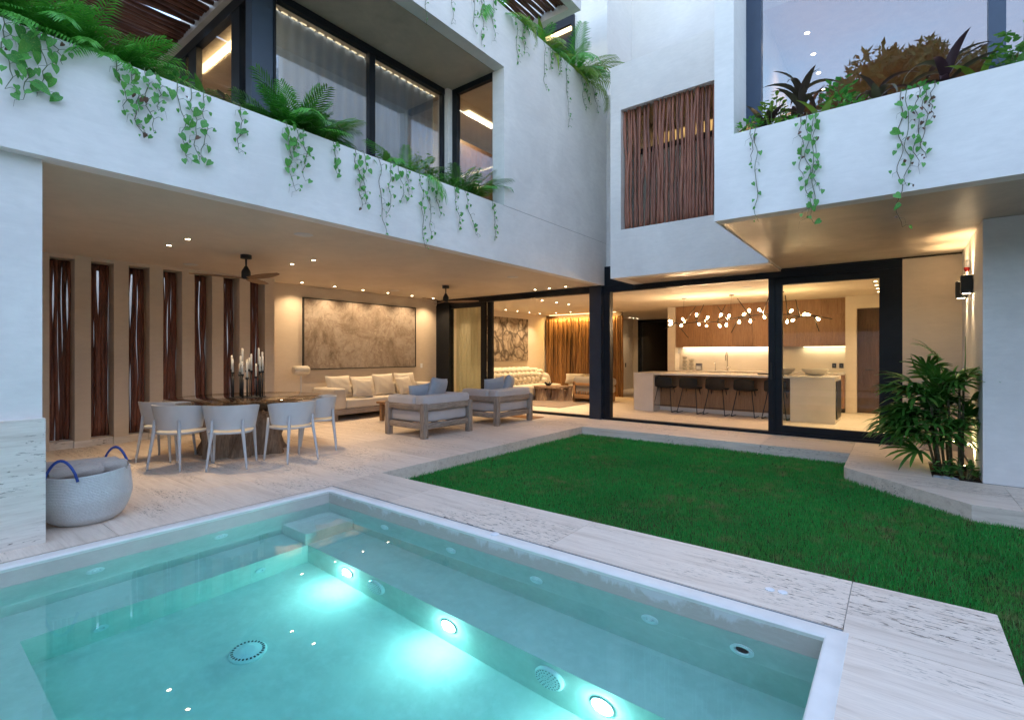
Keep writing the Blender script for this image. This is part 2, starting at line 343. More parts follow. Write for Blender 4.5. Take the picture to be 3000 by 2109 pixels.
# --- travertine deck: single slabs laid with thin joints
deck = bpy.data.objects.new('deck', None); COL.objects.link(deck)
struct(deck, 'pale veined travertine deck around the pool and lawn', 'deck')
gro = MB()
gro.box(-10.4, -4.83, -3.0, 9.60, -.25, -.006); gro.box(-4.83, .40, 3.10, 3.70, -.25, -.006); gro.box(-4.83, -.56, 8.47, 9.60, -.25, -.006)
gro.box(-.20, .40, -3, 3.05, -.25, -.006); gro.box(-4.83, -.2, -3, -.14, -.25, -.006)
gro.build('joint_bed', m_plain('grout', (.42, .38, .34), .9), deck)
def slab(poly, z1=0.0, th=.2):
    b = MB().prism(poly, z1-th, z1).build('slab', 'trav', deck); return b
def rect_slabs(x0, x1, y0, y1, lx, ly, off=0.):
    j = 0; y = y0
    while y < y1-.01:
        ye = min(y+ly, y1); x = x0-(off if j % 2 else 0)
        while x < x1-.01:
            xe = min(x+lx, x1); xs = max(x, x0); g = .0015
            if xe-xs > .05: slab([(xs+g, y+g), (xe-g, y+g), (xe-g, ye-g), (xs+g, ye-g)])
            x += lx
        y = ye; j += 1
rect_slabs(-10.4, -4.815, 3.0, 9.60, 1.862, .825, .9)       # terrace by the lawn
rect_slabs(-10.4, -4.76, -2.4, 3.0, 1.88, .9, .9)           # terrace by the pool
for x0, x1 in ((-4.815, -3.82), (-3.82, -2.02), (-2.02, -.225)): slab([(x0+.0015, 3.045), (x1-.0015, 3.045), (x1-.0015, 3.715), (x0+.0015, 3.715)])
slab([(-4.76+.0015, 3.0015), (-4.76+.0015, 3.0435), (-4.815+.0015, 3.0435), (-4.815+.0015, 3.0015)])
slab([(-.222, 2.985), (.418, 2.985), (.418, 3.715), (-.222, 3.715)])
for y0, y1 in ((-.2, 1.39), (1.393, 2.982), (-2.2, -.203)): slab([(-.222, y0), (.418, y0), (.418, y1), (-.222, y1)])
rect_slabs(-4.76, -.225, -2.4, -.085, 1.88, .9)
for x0, x1 in ((-4.815, -3.2), (-3.2, -1.7), (-1.7, -.54)): slab([(x0+.0015, 8.44), (x1-.0015, 8.44), (x1-.0015, 9.60), (x0+.0015, 9.60)])
slab([(-.537, 8.44), (.70, 8.44), (.70, 9.60), (-.537, 9.60)])
slab([(-.537, 7.42), (.30, 7.42), (.30, 8.437), (-.537, 8.437)])
slab([(-.537, 7.417), (-.519, 7.375), (.535, 6.28), (.877, 6.262), (.877, 7.38), (.72, 7.38), (.30, 7.417)])
slab([(.880, 6.262), (4.2, 6.10), (4.2, 7.38), (.880, 7.38)])

# --- pool shell: plaster walls, bench, corner step, deep pit
PW0, PW1, PH0, PH1 = -4.205, -.80, .575, 2.44        # pit
pool = bpy.data.objects.new('pool', None); COL.objects.link(pool)
struct(pool, 'plaster plunge pool with underwater bench and corner step', 'pool')
T = .12
MAT['pool_dry'] = m_stucco('pool_rim_plain', (.60, .545, .495), (.51, .46, .42), .6, 2.0)
for nm, bx in (('pool_wall', (PX0-T, PX1+T, PY1, PY1+T)), ('pool_wall', (PX0-T, PX1+T, PY0-T, PY0)), ('pool_wall', (PX0-T, PX0, PY0, PY1)), ('pool_wall', (PX1, PX1+T, PY0, PY1))):
    MB().box(bx[0], bx[1], bx[2], bx[3], -1.25, WZ-.002).build(nm, 'pool', pool)
    MB().box(bx[0], bx[1], bx[2], bx[3], WZ-.002, -.028).build('rim_wall', 'pool_rim' if bx[2] > 1 else 'pool_dry', pool)
bn = MB(); bn.box(PX0, PW0, PY0, PY1, -1.25, BZ); bn.box(PW1, PX1, PY0, PY1, -1.25, BZ); bn.box(PW0, PW1, PH1, PY1, -1.25, BZ); bn.box(PW0, PW1, PY0, PH0, -1.25, BZ)
bn.build('bench', 'pool', pool)
MB().rbox(PX0, PW0-.003, PH1-.02, PY1, BZ, -.40, .012).build('corner_step', 'pool', pool)
MB().box(PW0-.01, PW1+.01, PH0-.01, PH1+.01, -1.25, FZ).build('pit_floor', 'pool', pool)
# rounded white coping swept round the basin, with the grey gap behind it
prof = [(.0, -.032), (-.004, -.012), (.006, .002), (.02, .006), (.085, .006), (.093, .0), (.093, -.032)]
def ring(d, z): return [(PX0-d, PY0-d, z), (PX1+d, PY0-d, z), (PX1+d, PY1+d, z), (PX0-d, PY1+d, z)]
vs = []; fs = []; m_ = len(prof)
for d, z_ in prof: vs += ring(d, z_)
for i in range(m_):
    for k in range(4): fs.append((i*4+k, ((i+1) % m_)*4+k, ((i+1) % m_)*4+(k+1) % 4, i*4+(k+1) % 4))
MB().add(vs, [f[::-1] for f in fs]).build('coping', 'coping', pool, auto=40)
gp = MB()
for a, b, c_, d_ in ((PX0-.125, PX0-.095, PY0-.12, PY1+.125), (PX0-.095, PX1+.065, PY1+.095, PY1+.125), (PX0-.095, PX1+.065, PY0-.125, PY0-.095)):
    gp.box(a, b, c_, d_, -.06, -.006)
gp.build('gap_strip', m_plain('gap_shade_grey', (.22, .23, .24), .8), pool)  # grey colour stands in for the shade inside the gap
wt = MB().box(PX0-.015, PX1+.015, PY0-.015, PY1+.015, -1.2, WZ).build('water', 'water')
struct(wt, 'clear turquoise pool water lit from below', 'water')

def disc_fit(name, label, cat, loc, rot, prof, mat, group, n=24):
    t_ = thing(name, label, cat, loc, 0, group); t_.rotation_euler = rot
    MB().lathe(prof, n).build('flange', mat, t_, auto=35); return t_
RY = (PI/2, 0, 0); RX = (0, PI/2, 0)
jet_prof = [(.052, 0), (.055, .006), (.046, .012), (.032, .012), (.028, .004), (.022, .004), (.020, .016), (.011, .016), (.009, .003), (.0005, .003)]
jl = [('leftmost', -3.73), ('second', -2.88), ('third', -2.036), ('fourth', -1.196)]
for nm, x in jl:
    disc_fit('pool_jet', f'{nm} white round jet on the lawn-side pool wall counting from the corner step', 'pool jet', (x, PY1, -.31), RY, jet_prof, 'jet', 'white jets under the pool waterline')
disc_fit('pool_jet', 'wide open white pool jet nearest the right end of the pool', 'pool jet', (-.674, PY1, -.30), RY, [(.06, 0), (.063, .008), (.04, .012), (.034, .002), (.022, -.02), (.0005, -.02)], 'jet', 'white jets under the pool waterline')
disc_fit('pool_jet', 'white jet on the terrace-side pool wall near the corner step', 'pool jet', (PX0, 1.883, -.275), RX, jet_prof, 'jet', 'white jets under the pool waterline')
disc_fit('pool_jet', 'white jet on the terrace-side pool wall below the towel basket', 'pool jet', (PX0, 1.028, -.275), RX, jet_prof, 'jet', 'white jets under the pool waterline')
disc_fit('pool_inlet', 'small inlet low on the pit wall close to the corner', 'pool inlet', (PW0, 2.014, -.845), RX, [(.04, 0), (.042, .01), (.02, .014), (.012, .006), (.0005, .006)], 'white', 'inlets on the pit wall')
disc_fit('pool_inlet', 'small inlet low on the pit wall at the far left', 'pool inlet', (PW0, .963, -.86), RX, [(.04, 0), (.042, .01), (.02, .014), (.012, .006), (.0005, .006)], 'white', 'inlets on the pit wall')
for nm, x, zz in (('left', -3.213, -.80), ('right', -1.605, -.80)):
    t_ = disc_fit('suction_cover', f'perforated round suction cover on the pit wall between the {"two farther" if nm=="left" else "two nearer"} pool lights', 'suction cover', (x, PH1, zz), RY, [(.098, 0), (.10, .012), (.09, .026), (.04, .032), (.0005, .032)], 'white', 'suction covers on the pit wall')
    hb = MB()
    for r_, nn in ((.078, 22), (.058, 16), (.036, 10), (.016, 5)):
        for k in range(nn):
            a = 2*PI*k/nn; hb.lathe([(.0048, 0), (.0048, .002)], 6, (r_*math.cos(a), r_*math.sin(a), .034-.10*max(0, r_-.04)-.004))
    h_ = hb.build('holes', 'black_matte', t_); h_['kind'] = 'stuff'
t_ = disc_fit('floor_drain', 'white domed round main drain on the pool floor', 'drain', (-3.36, 1.53, FZ), (0, 0, 0), [(.112, 0), (.114, .018), (.105, .032), (.06, .04), (.055, .044), (.035, .046), (.0005, .046)], 'white', None, 32)
for k in range(26):
    a = 2*PI*k/26; MB().rbox(-.008, .008, -.0055, .0055, 0, .004, .001, 1).build('slot', 'black_matte', t_, False, (.093*math.cos(a), .093*math.sin(a), .0335), (0, .1, a))
for i, (nm, x) in enumerate((('farthest', -3.602), ('middle', -2.43), ('nearest', -1.267))):
    t_ = thing('pool_light', f'{nm} glowing round underwater light on the pit wall', 'pool light', (x, PH1, -.82), 0, 'underwater lights on the pit wall')
    MB().lathe([(.070, 0), (.071, .004), (.066, .008), (.064, .006)], 24).build('bezel', 'white', t_, True, None, RY)
    MB().lathe([(.064, .006), (.04, .014), (.0005, .016)], 20).build('lens', 'pool_emit', t_, True, None, RY)
    spot(t_, (0, -.022, 0), 2.0, (.55, .95, 1.), 160, 1.0, .02, (math.radians(50), 0, PI))
    spot(t_, (0, -.03, .0), 1.3, (.45, .95, .95), rad=.012, typ='POINT')
for x, y, lb in ((-.606, 3.287, 'left one of two flush white round caps in the deck by the lawn'), (-.539, 3.295, 'right one of two flush white round caps in the deck by the lawn')):
    disc_fit('deck_cap', lb, 'deck cap', (x, y, 0), (0, 0, 0), [(.026, 0), (.026, .004), (.022, .006), (.0005, .006)], 'white', 'round caps set in the deck')
disc_fit('deck_cap', 'single white round cap on the pool coping', 'deck cap', (-2.467, 2.975, .006), (0, 0, 0), [(.035, 0), (.035, .006), (.03, .009), (.0005, .009)], 'white', 'round caps set in the deck')

# --- lawn and grass
lawn_poly = [(-4.813, 3.717), (.42, 3.717), (.42, -3.0), (7, -3.0), (7, 6.0), (.877, 6.258), (.533, 6.276), (-.522, 7.372), (-.54, 7.42), (-.54, 8.438), (-4.813, 8.438)]
t = NT('lawn_soil'); w = t.world(); a = t.noise(w, 3, 5); c = t.mix(t.ramp(a, [(.35, 0.), (.7, 1.)]), (.02, .045, .012), (.06, .06, .025)); m_l = t.fin(c, .95, a, .6, .02, spec=.1)
struct(MB().add([(x, y, -.155) for x, y in lawn_poly], [tuple(range(len(lawn_poly)))]).build('lawn', m_l), 'green lawn bed framed by the travertine deck', 'lawn')
def in_poly(px, py, poly):
    ins = np.zeros(px.shape, bool); n = len(poly)
    for i in range(n):
        x1, y1 = poly[i]; x2, y2 = poly[(i+1) % n]
        c_ = ((y1 > py) != (y2 > py)) & (px < (x2-x1)*(py-y1)/((y2-y1) if y2 != y1 else 1e-9)+x1); ins ^= c_
    return ins
rs = np.random.RandomState(3)
def noise2(x, y):
    return (np.sin(x*1.9+1.3*np.sin(y*1.1+.5))*np.cos(y*2.3+1.1*np.sin(x*1.4))+.5*np.sin(x*4.7+y*3.1)+.4*np.cos(x*2.9-y*5.3+1))/1.9
def make_grass(name, n, box, hmin, hmax, wid, near):
    x = rs.uniform(box[0], box[1], n); y = rs.uniform(box[2], box[3], n)
    d = np.hypot(x, y); keep = in_poly(x, y, lawn_poly)
    keep &= (rs.rand(n) < np.clip((5.0/np.maximum(d, 1.5))**1.1, .25, 1))
    x = x[keep]; y = y[keep]; d = d[keep]; n = len(x)
    nz = noise2(x, y)
    h = rs.uniform(hmin, hmax, n)*(1+.28*nz)*np.where(rs.rand(n) < .04, 1.6, 1.); ang = rs.uniform(0, 2*PI, n); lean = np.abs(rs.normal(0, .42, n)); la = rs.uniform(0, 2*PI, n)
    w = wid*(.7+.6*rs.rand(n))*np.clip(d/4.5, .8, 2.0)
    bx = np.cos(ang)*w; by = np.sin(ang)*w
    tx = x+np.cos(la)*h*lean; ty = y+np.sin(la)*h*lean; mx = x+np.cos(la)*h*lean*.35; my = y+np.sin(la)*h*lean*.35
    z0 = -.155
    V = np.stack([np.stack([x-bx, y-by, np.full(n, z0)], 1), np.stack([x+bx, y+by, np.full(n, z0)], 1),
                  np.stack([mx+bx*.75, my+by*.75, z0+h*.58], 1), np.stack([mx-bx*.75, my-by*.75, z0+h*.58], 1),
                  np.stack([tx, ty, z0+h*np.clip(1-.25*lean, .5, 1)], 1)], 1).reshape(-1, 3)
    me = bpy.data.meshes.new(name); me.vertices.add(n*5); me.vertices.foreach_set('co', V.ravel())
    base = np.arange(n)*5
    quad = np.stack([base, base+1, base+2, base+3], 1); tri = np.stack([base+3, base+2, base+4], 1)
    loops = np.concatenate([quad, tri], 1).ravel()
    me.loops.add(n*7); me.loops.foreach_set('vertex_index', loops.astype(np.int32))
    ls = np.stack([np.arange(n)*7, np.arange(n)*7+4], 1).ravel()
    me.polygons.add(n*2); me.polygons.foreach_set('loop_start', ls.astype(np.int32))
    me.update(calc_edges=True); me.validate()
    o = bpy.data.objects.new(name, me); COL.objects.link(o); return o
t = NT('grass_blades'); g = t.n('NewGeometry'); w = t.world(); a = t.noise(w, 1.3, 4, .6, .4); b = t.noise(w, 6.5, 3)
c = t.mix((g, 4) if False else t.n('Math', {0: (g, 'Random Per Island'), 1: 1.0}, operation='MULTIPLY'), (.013, .25, .04), (.055, .46, .085))
c = t.mix(t.ramp(a, [(.46, 0.), (.66, .35)]), c, (.11, .25, .04))
sp = t.noise(w, 22, 3, .6); c = t.mix(t.ramp(sp, [(.50, 0.), (.70, .6)]), c, (.18, .34, .08))
bg = t.noise(w, .55, 3, .5); c = t.mix(t.ramp(bg, [(.45, 0.), (.65, .25)]), c, (.008, .10, .02))
pt = t.n('Math', {0: t.ramp(b, [(.50, 0.), (.68, 1.)]), 1: t.ramp(a, [(.44, 0.), (.60, .75)])}, operation='MULTIPLY')
c = t.mix(pt, c, (.30, .25, .12))
p = t.n('BsdfPrincipled', {'Base Color': (c, 2), 'Roughness': .55, 'Specular IOR Level': .25}); tl = t.n('BsdfTranslucent', {'Color': (c, 2)})
mx = t.n('MixShader', {0: .3, 1: p, 2: tl}); t.t.links.new(mx.outputs[0], t.out.inputs['Surface'])
gr = make_grass('grass', 420000, (-4.81, 4.2, 2.4, 8.44), .026, .050, .0017, True); gr.data.materials.append(t.m)
tag(gr, 'short green lawn grass with a few dry patches', 'grass', None, 'stuff')
# ================================================================ VILLA
villa = thing('villa', 'two-storey stucco villa with planted balconies, open terrace and glazed kitchen', 'house')
def vb(name, bx, mat='stucco', parent=None):
    b = MB(); 
    for q in (bx if isinstance(bx[0], tuple) else [bx]): b.box(*q)
    return b.build(name, mat, parent or villa)
CZ = 2.85
# terrace ceiling + fascia / parapet (left wing)
vb('terrace_ceiling', (-10.4, -5.135, -3, 9.62, CZ, 3.25), 'ceiling')
vb('balcony_fascia', (-5.12, -4.95, -3, 9.70, CZ-.004, 3.742))
vb('fascia_groove_shade', (-5.12, -4.955, 6.205, 9.70, 3.742, 3.748), 'black_matte')  # black strip stands in for the shade of a thin groove
vb('fascia_gap_shade', (-5.135, -5.12, -3, 9.62, 2.87, 3.25), 'black_matte')  # black filler paints the shade in the gap behind the fascia
vb('planter_soil', (-6.12, -5.125, -3, 6.19, 3.25, 3.64), 'soil')
vb('pier_wall', (-5.19, -4.95, 6.205, 9.70, 3.748, 5.94))
vb('roof_fascia', (-5.15, -4.95, 2.83, 9.75, 5.94, 6.89))
vb('roof_planter_soil', (-6.3, -5.155, 3.3, 9.7, 6.3, 6.76), 'soil')
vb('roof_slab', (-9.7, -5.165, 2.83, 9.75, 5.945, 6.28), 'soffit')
vb('inner_return_post', (-6.20, -6.10, 6.10, 6.22, 3.25, 5.94))
# sofa wall and slotted wall
vb('sofa_wall', (-10.25, -10.05, 4.90, 9.62, 0, CZ), 'stucco_in')
vb('end_wall', (-10.05, -9.65, -3, 1.625, 0, CZ), 'stucco_in')
sl0, slp, slw = 1.625, .4685, .28
for i in range(7):
    y0 = sl0+slw+slp*i; y1 = sl0+slp*(i+1) if i < 6 else 4.90
    vb('pillar', (-10.05, -9.65, y0, y1, 0, CZ), 'stucco_in')
    vb('plinth', (-10.05, -9.635, y0-.008, y1+.008, 0, .10), 'trav_clad')
    vb('sill', (-10.05, -9.68, y0-slw+.001, y0-.009, 0, .11), 'trav_clad')
    vb('lintel', (-10.05, -9.66, y0-slw+.001, y0-.001, 2.80, CZ), 'stucco_in')
vb('terrace_pillar', (-5.5, -5.055, -3, .812, .92, CZ), 'stucco')
vb('pillar_cladding', (-5.56, -5.0, -3, .822, 0, .92), 'trav_clad')
# irregular sticks ------------------------------------------------
def stick_mesh(L, r, seed, wob=.012, n=8, seg=14, mat='stick', bark=.12):
    q = random.Random(seed); ph = [q.uniform(0, 6.28) for _ in range(6)]; b = MB(); path = []; rad = []
    for i in range(seg+1):
        u = i/seg; z_ = u*L
        path.append((wob*(math.sin(2.1*z_+ph[0])+.5*math.sin(5.3*z_+ph[1])), wob*(math.sin(1.7*z_+ph[2])+.5*math.sin(4.1*z_+ph[3])), z_))
        rad.append(r*(1+bark*math.sin(3.7*z_+ph[4])+bark*.6*math.sin(9*z_+ph[5]))*(1-.12*u))
    return b.tube(path, rad, n).mesh('stick', mat, True)
SD = [stick_mesh(2.72, .034, 40+i, .014, mat='stick') for i in range(8)]
for i in range(7):
    y0 = sl0+slp*i; sc = bpy.data.objects.new('stick_screen', None); COL.objects.link(sc); sc.parent = villa
    off = [0.022, .070, .116, .164, .212, .258]
    for k, dy in enumerate(off):
        if (i*5+k) % 17 == 4 and i > 2: continue
        inst('stick', rnd.choice(SD), sc, (-9.93+rnd.uniform(-.02, .02), y0+dy+rnd.uniform(-.008, .008), .10), (rnd.uniform(-.006, .006), 0, rnd.uniform(0, 6.28)), (rnd.uniform(.7, 1.02), rnd.uniform(.7, 1.02), .985))
    MB().box(-9.99, -9.965, y0, y0+slw, 2.70, 2.80).build('rail', 'stick_dark', sc)
# garden wall behind the slots
gw = MB().box(-12.6, -12.4, -6, 12, -.3, 3.6).build('garden_wall', 'stucco'); tag(gw, 'pale rendered garden wall glimpsed through the stick slots', 'wall')
# ---------------------------------------------------------------- living / kitchen shell
vb('interior_ceiling', (-10.25, .95, 9.80, 20.2, 2.75, 3.2), 'inwall')
vb('door_header', (-10.05, .72, 9.62, 9.80, 2.83, 3.24), 'black')
vb('living_wall', (-10.25, -10.05, 9.80, 15.3, 0, 2.75), 'inwall')
vb('corridor_wall', (-8.7, -8.5, 15.1, 20, 0, 2.75), 'inwall')
vb('corridor_end_wall', ((-8.5, -8.28, 19.0, 19.2, 0, 2.75), (-6.95, -5.35, 19.0, 19.2, 0, 2.75), (-8.28, -6.95, 19.0, 19.2, 2.74, 2.75)), 'inwall')
vb('kitchen_pier', (-5.36, -5.14, 14.40, 19.0, 0, 2.75), 'inwall')
vb('backsplash_wall', (-5.14, -1.0, 14.76, 14.95, 0, 2.75), 'inwall')
vb('kitchen_side_wall', ((-1.0, -.78, 14.2, 14.95, 0, 2.75), (-.78, .35, 14.2, 14.95, 2.46, 2.75), (.35, .5, 9.87, 14.95, 0, 2.75)), 'inwall')
fl = MB(); fl.box(-10.25, .95, 9.60, 20.2, -.2, -.003); struct(fl.build('interior_floor', 'trav_in'), 'warm travertine floor of the living room and kitchen', 'floor')
vb('log_wall_backing', (-10.05, -7.12, 15.03, 15.1, 0, 2.75), 'door_wood')
lw = bpy.data.objects.new('log_wall', None); COL.objects.link(lw); lw.parent = villa
LG = [stick_mesh(2.62, .052, 80+i, .007, 9, 18, 'log', .14) for i in range(7)]
x = -10.0; k = 0
while x < -7.1:
    s_ = rnd.uniform(.75, 1.35); inst('log', LG[k % 7], lw, (x+.052*s_, 14.96+rnd.uniform(-.02, .02), 0), (0, rnd.uniform(-.008, .008), rnd.uniform(0, 6.28)), (s_, s_*rnd.uniform(.7, 1.), 1)); x += .093*s_; k += 1
# log wall cove
cv = thing('cove_strip_light', 'golden strip light along the top of the amber log wall', 'strip light', (-8.55, 14.78, 2.74))
MB().box(-1.2, 1.35, -.012, .012, -.012, 0).build('led_strip', 'warm_emit', cv)
area(cv, (.06, .02, -.03), 13, 2.4, .05, (math.radians(18), 0, 0), (1, .62, .20))
# interior dark door at the end of the corridor
dd = bpy.data.objects.new('glass_door', None); COL.objects.link(dd); dd.parent = villa
fb = MB(); fb.box(-8.28, -8.16, 18.98, 19.06, 0, 2.74); fb.box(-7.07, -6.95, 18.98, 19.06, 0, 2.74); fb.box(-8.16, -7.07, 18.98, 19.06, 2.62, 2.74); fb.build('frame', 'black', dd)
MB().box(-8.16, -7.07, 19.02, 19.03, 0, 2.62).build('pane', 'glass_black', dd)
vb('passage_back_wall', (-8.6, -6.6, 20.0, 20.2, 0, 2.75), 'door_wood')
# kitchen door (dark wood in recess)
kd = MB().box(-.78, .35, 14.42, 14.47, 0, 2.46).build('door', 'door_wood', villa)
MB().tube([(-.62, 14.40, 1.02), (-.50, 14.39, 1.02), (-.46, 14.39, 1.02)], .012, 8).build('handle', 'black_matte', kd)
# right wing ground floor
vb('side_wall', (.72, 4.2, 7.40, 9.87, 0, CZ), 'stucco')
vb('door_side_wall', (.045, .72, 9.62, 9.87, 0, CZ), 'stucco_in')
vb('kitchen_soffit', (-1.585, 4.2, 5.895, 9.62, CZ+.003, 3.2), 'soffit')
vb('bedroom_fascia', (-1.60, 4.2, 5.70, 5.88, CZ-.003, 3.752))
vb('bedroom_planter_soil', (-1.39, 4.2, 5.885, 6.20, 3.25, 3.66), 'soil')
vb('bedroom_pier', ((-1.60, -1.40, 5.70, 6.36, 3.752, 9.4), (-1.60, -1.40, 6.36, 10.9, 3.20, 9.4), (-1.60, -1.585, 5.88, 9.62, CZ-.003, 3.20)))
# stick-window volume between the wings
vb('bay_wall', ((-4.29, -4.08, 8.58, 8.80, 2.806, 6.76), (-4.08, -1.60, 8.58, 8.80, 2.806, 3.69), (-4.08, -1.60, 8.58, 8.80, 5.915, 6.76), (-1.70, -1.60, 8.58, 8.80, 3.69, 5.915)))
vb('bay_roof', (-4.29, -1.6, 8.80, 10.9, 6.5, 6.755)); vb('bay_side', (-4.29, -4.09, 8.80, 10.75, 2.806, 6.5))
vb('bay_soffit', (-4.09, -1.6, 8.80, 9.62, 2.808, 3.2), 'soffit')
vb('bay_link_wall', (-5.3, -4.29, 9.705, 9.95, 2.84, 6.9))
vb('bay_room', ((-4.09, -1.6, 10.55, 10.75, 3.2, 6.5), (-4.09, -1.6, 9.3, 10.55, 6.2, 6.5)), 'inwall')
bs = bpy.data.objects.new('stick_screen', None); COL.objects.link(bs); bs.parent = villa
SF = [stick_mesh(2.225, .029, 140+i, .017, mat='stick', bark=.16) for i in range(10)]
x = -4.06; k = 0
while x < -1.68:
    s_ = rnd.uniform(.75, 1.15); gap = rnd.choice([-.01, -.006, -.004, .0, .004, .014]); inst('stick', SF[k % 10], bs, (x+.027*s_, 8.70+rnd.uniform(-.025, .02), 3.69), (0, rnd.uniform(-.009, .009), rnd.uniform(0, 6.28)), (s_, s_, 1)); x += .054*s_+gap; k += 1
bw = bpy.data.objects.new('bay_window', None); COL.objects.link(bw); bw.parent = villa
MB().box(-4.09, -1.6, 9.20, 9.28, 5.27, 5.36).build('transom', 'black', bw); MB().box(-4.09, -1.6, 9.20, 9.28, 3.3, 3.36).build('sill_bar', 'black', bw)
MB().box(-4.09, -1.6, 9.25, 9.27, 3.36, 5.27).build('blind', 'inwall', bw)
vb('added_strip_shield', (-4.09, -1.6, 10.20, 10.23, 6.02, 6.2), 'inwall')  # lip added to hide the bay strip light from below
bl = thing('bay_strip_light', 'warm strip light glowing behind the upper part of the stick window', 'strip light', (-2.85, 10.35, 6.19))
MB().box(-1.1, 1.1, -.02, .02, -.02, 0).build('led_strip', 'warm_emit', bl); area(bl, (0, 0, -.03), .5, 2.2, .06, (math.radians(20), 0, 0), (1, .68, .26))
# white tower walls behind
vb('tower_wall', ((-7.2, -4.95, 9.755, 10.0, 6.9, 12.5), (-5.15, -4.95, 10.0, 11.0, 6.5, 12.5), (-5.15, 4.2, 11.0, 11.2, 6.5, 12.5)), m_stucco('stucco_tower', (.73, .69, .64), (.66, .62, .58)))
# canopy over the upper terrace with dark sticks
vb('canopy_frame', ((-5.12, -4.95, 3.5, 8.63, 8.15, 8.75), (-7.5, -5.12, 8.45, 8.63, 8.15, 8.75)))
up = bpy.data.objects.new('canopy_sticks', None); COL.objects.link(up); up.parent = villa
SU = [stick_mesh(5.2, .036, 170+i, .016, 7, 16, 'stick_dark', .12) for i in range(5)]
for k in range(28): inst('stick', SU[k % 5], up, (-5.18-k*.078, 8.44, 8.30+rnd.uniform(-.02, .02)), (PI/2, rnd.uniform(0, 6), 0), (rnd.uniform(.85, 1.15),)*2+(1,))
uw = bpy.data.objects.new('terrace_window', None); COL.objects.link(uw); uw.parent = villa
b = MB(); b.box(-7.1, -5.75, 9.70, 9.752, 8.8, 9.0); b.box(-5.82, -5.75, 9.70, 9.752, 6.9, 8.8); b.build('frame', 'black', uw)
MB().box(-7.1, -5.82, 9.742, 9.750, 6.9, 8.8).build('pane', 'black', uw)
ul = thing('terrace_strip_light', 'yellow strip light inside the upper terrace window', 'strip light', (-6.3, 9.68, 8.68))
MB().box(-.5, .5, -.02, .02, -.04, .04).build('led_strip', 'warm_emit', ul)
# pergola of dark sticks over the first-floor terrace
pg = bpy.data.objects.new('pergola', None); COL.objects.link(pg); pg.parent = villa
SP = [stick_mesh(5.0, .040, 200+i, .018, 7, 18, 'stick_dark', .13) for i in range(8)]
for k in range(64): inst('stick', SP[k % 8], pg, (-5.25-k*.077, 2.82, 6.03+rnd.uniform(-.018, .018)), (PI/2, rnd.uniform(0, 6), rnd.uniform(-.004, .004)), (rnd.uniform(.85, 1.15),)*2+(1,))
b = MB(); b.box(-10.2, -5.1, -2.3, -2.1, 6.07, 6.3); b.box(-10.2, -10.0, -2.1, 2.8, 6.08, 6.3); b.build('beam', 'stucco', pg)
MB().box(-10.15, -10.0, -2.3, -2.15, 3.25, 6.07).build('post', 'stucco', pg)

# ---------------------------------------------------------------- first-floor corner room (left wing)
rw = bpy.data.objects.new('corner_window', None); COL.objects.link(rw); rw.parent = villa
b = MB(); b.box(-6.36, -6.20, 2.87, 3.13, 3.25, 5.945); b.build('steel_post', m_plain('blue_black_steel', (.03, .045, .07), .4), rw)
b = MB(); b.box(-6.27, -6.17, 3.13, 6.10, 5.845, 5.942); b.box(-6.26, -6.18, 4.557, 4.663, 3.35, 5.845); b.box(-6.26, -6.18, 6.05, 6.10, 3.35, 5.845); b.box(-6.27, -6.17, 3.13, 6.10, 3.25, 3.35)
b.box(-6.26, -6.18, 3.13, 3.16, 3.35, 5.845); b.build('frame', 'black', rw)
MB().box(-6.225, -6.215, 3.16, 4.557, 3.35, 5.845).build('pane', 'glass_coated', rw); MB().box(-6.225, -6.215, 4.663, 6.05, 3.35, 5.845).build('pane', 'glass_coated', rw)
b = MB(); b.box(-6.10, -5.19, 6.205, 6.29, 5.85, 5.942); b.box(-6.098, -5.99, 6.205, 6.29, 3.25, 5.85); b.build('frame', 'black', rw)
MB().box(-5.99, -5.19, 6.24, 6.25, 3.25, 5.85).build('pane', 'glass_coated', rw)
b = MB(); b.box(-9.6, -6.36, 2.90, 3.0, 5.80, 5.943)
for xa, xb in ((-9.6, -9.45), (-8.58, -8.36), (-8.25, -7.97), (-6.85, -6.62)): b.box(xa, xb, 2.91, 2.99, 3.25, 5.80)
b.build('side_frame', 'black', rw)
for xa, xb in ((-9.45, -8.58), (-8.36, -8.25), (-7.97, -6.85), (-6.62, -6.36)): MB().box(xa, xb, 2.945, 2.955, 3.25, 5.80).build('pane', 'glass', rw)
vb('room_floor', (-9.6, -5.2, 2.9, 9.6, 3.251, 3.30), 'oak'); 
vb('room_back_wall', ((-9.8, -9.6, 2.9, 9.7, 3.25, 5.945), (-9.6, -6.5, 6.30, 6.42, 3.3, 5.944)), 'inwall')
vb('wood_panel_wall', (-6.9, -6.8, 6.45, 9.6, 3.3, 5.6), 'door_wood'); vb('corridor_back', (-6.79, -5.2, 9.4, 9.6, 3.3, 5.94), 'inwall')
def strip_lamp(name, label, loc, sx, sy, e, rot=(0, 0, 0), sz=.02, col=(1, .70, .34)):
    t_ = thing(name, label, 'strip light', loc); MB().box(-sx/2, sx/2, -sy/2, sy/2, -sz, 0).build('led_strip', 'warm_emit', t_)
    area(t_, (0, 0, -sz-.01), e, sx, max(sy, .03), rot, col); return t_
strip_lamp('ceiling_strip_light', 'warm linear light along the ceiling behind the side glazing upstairs', (-7.95, 3.27, 5.90), 2.4, .10, 8)
strip_lamp('ceiling_strip_light', 'yellow linear light behind the narrow return window upstairs', (-6.42, 7.3, 5.94), .14, .80, 14)
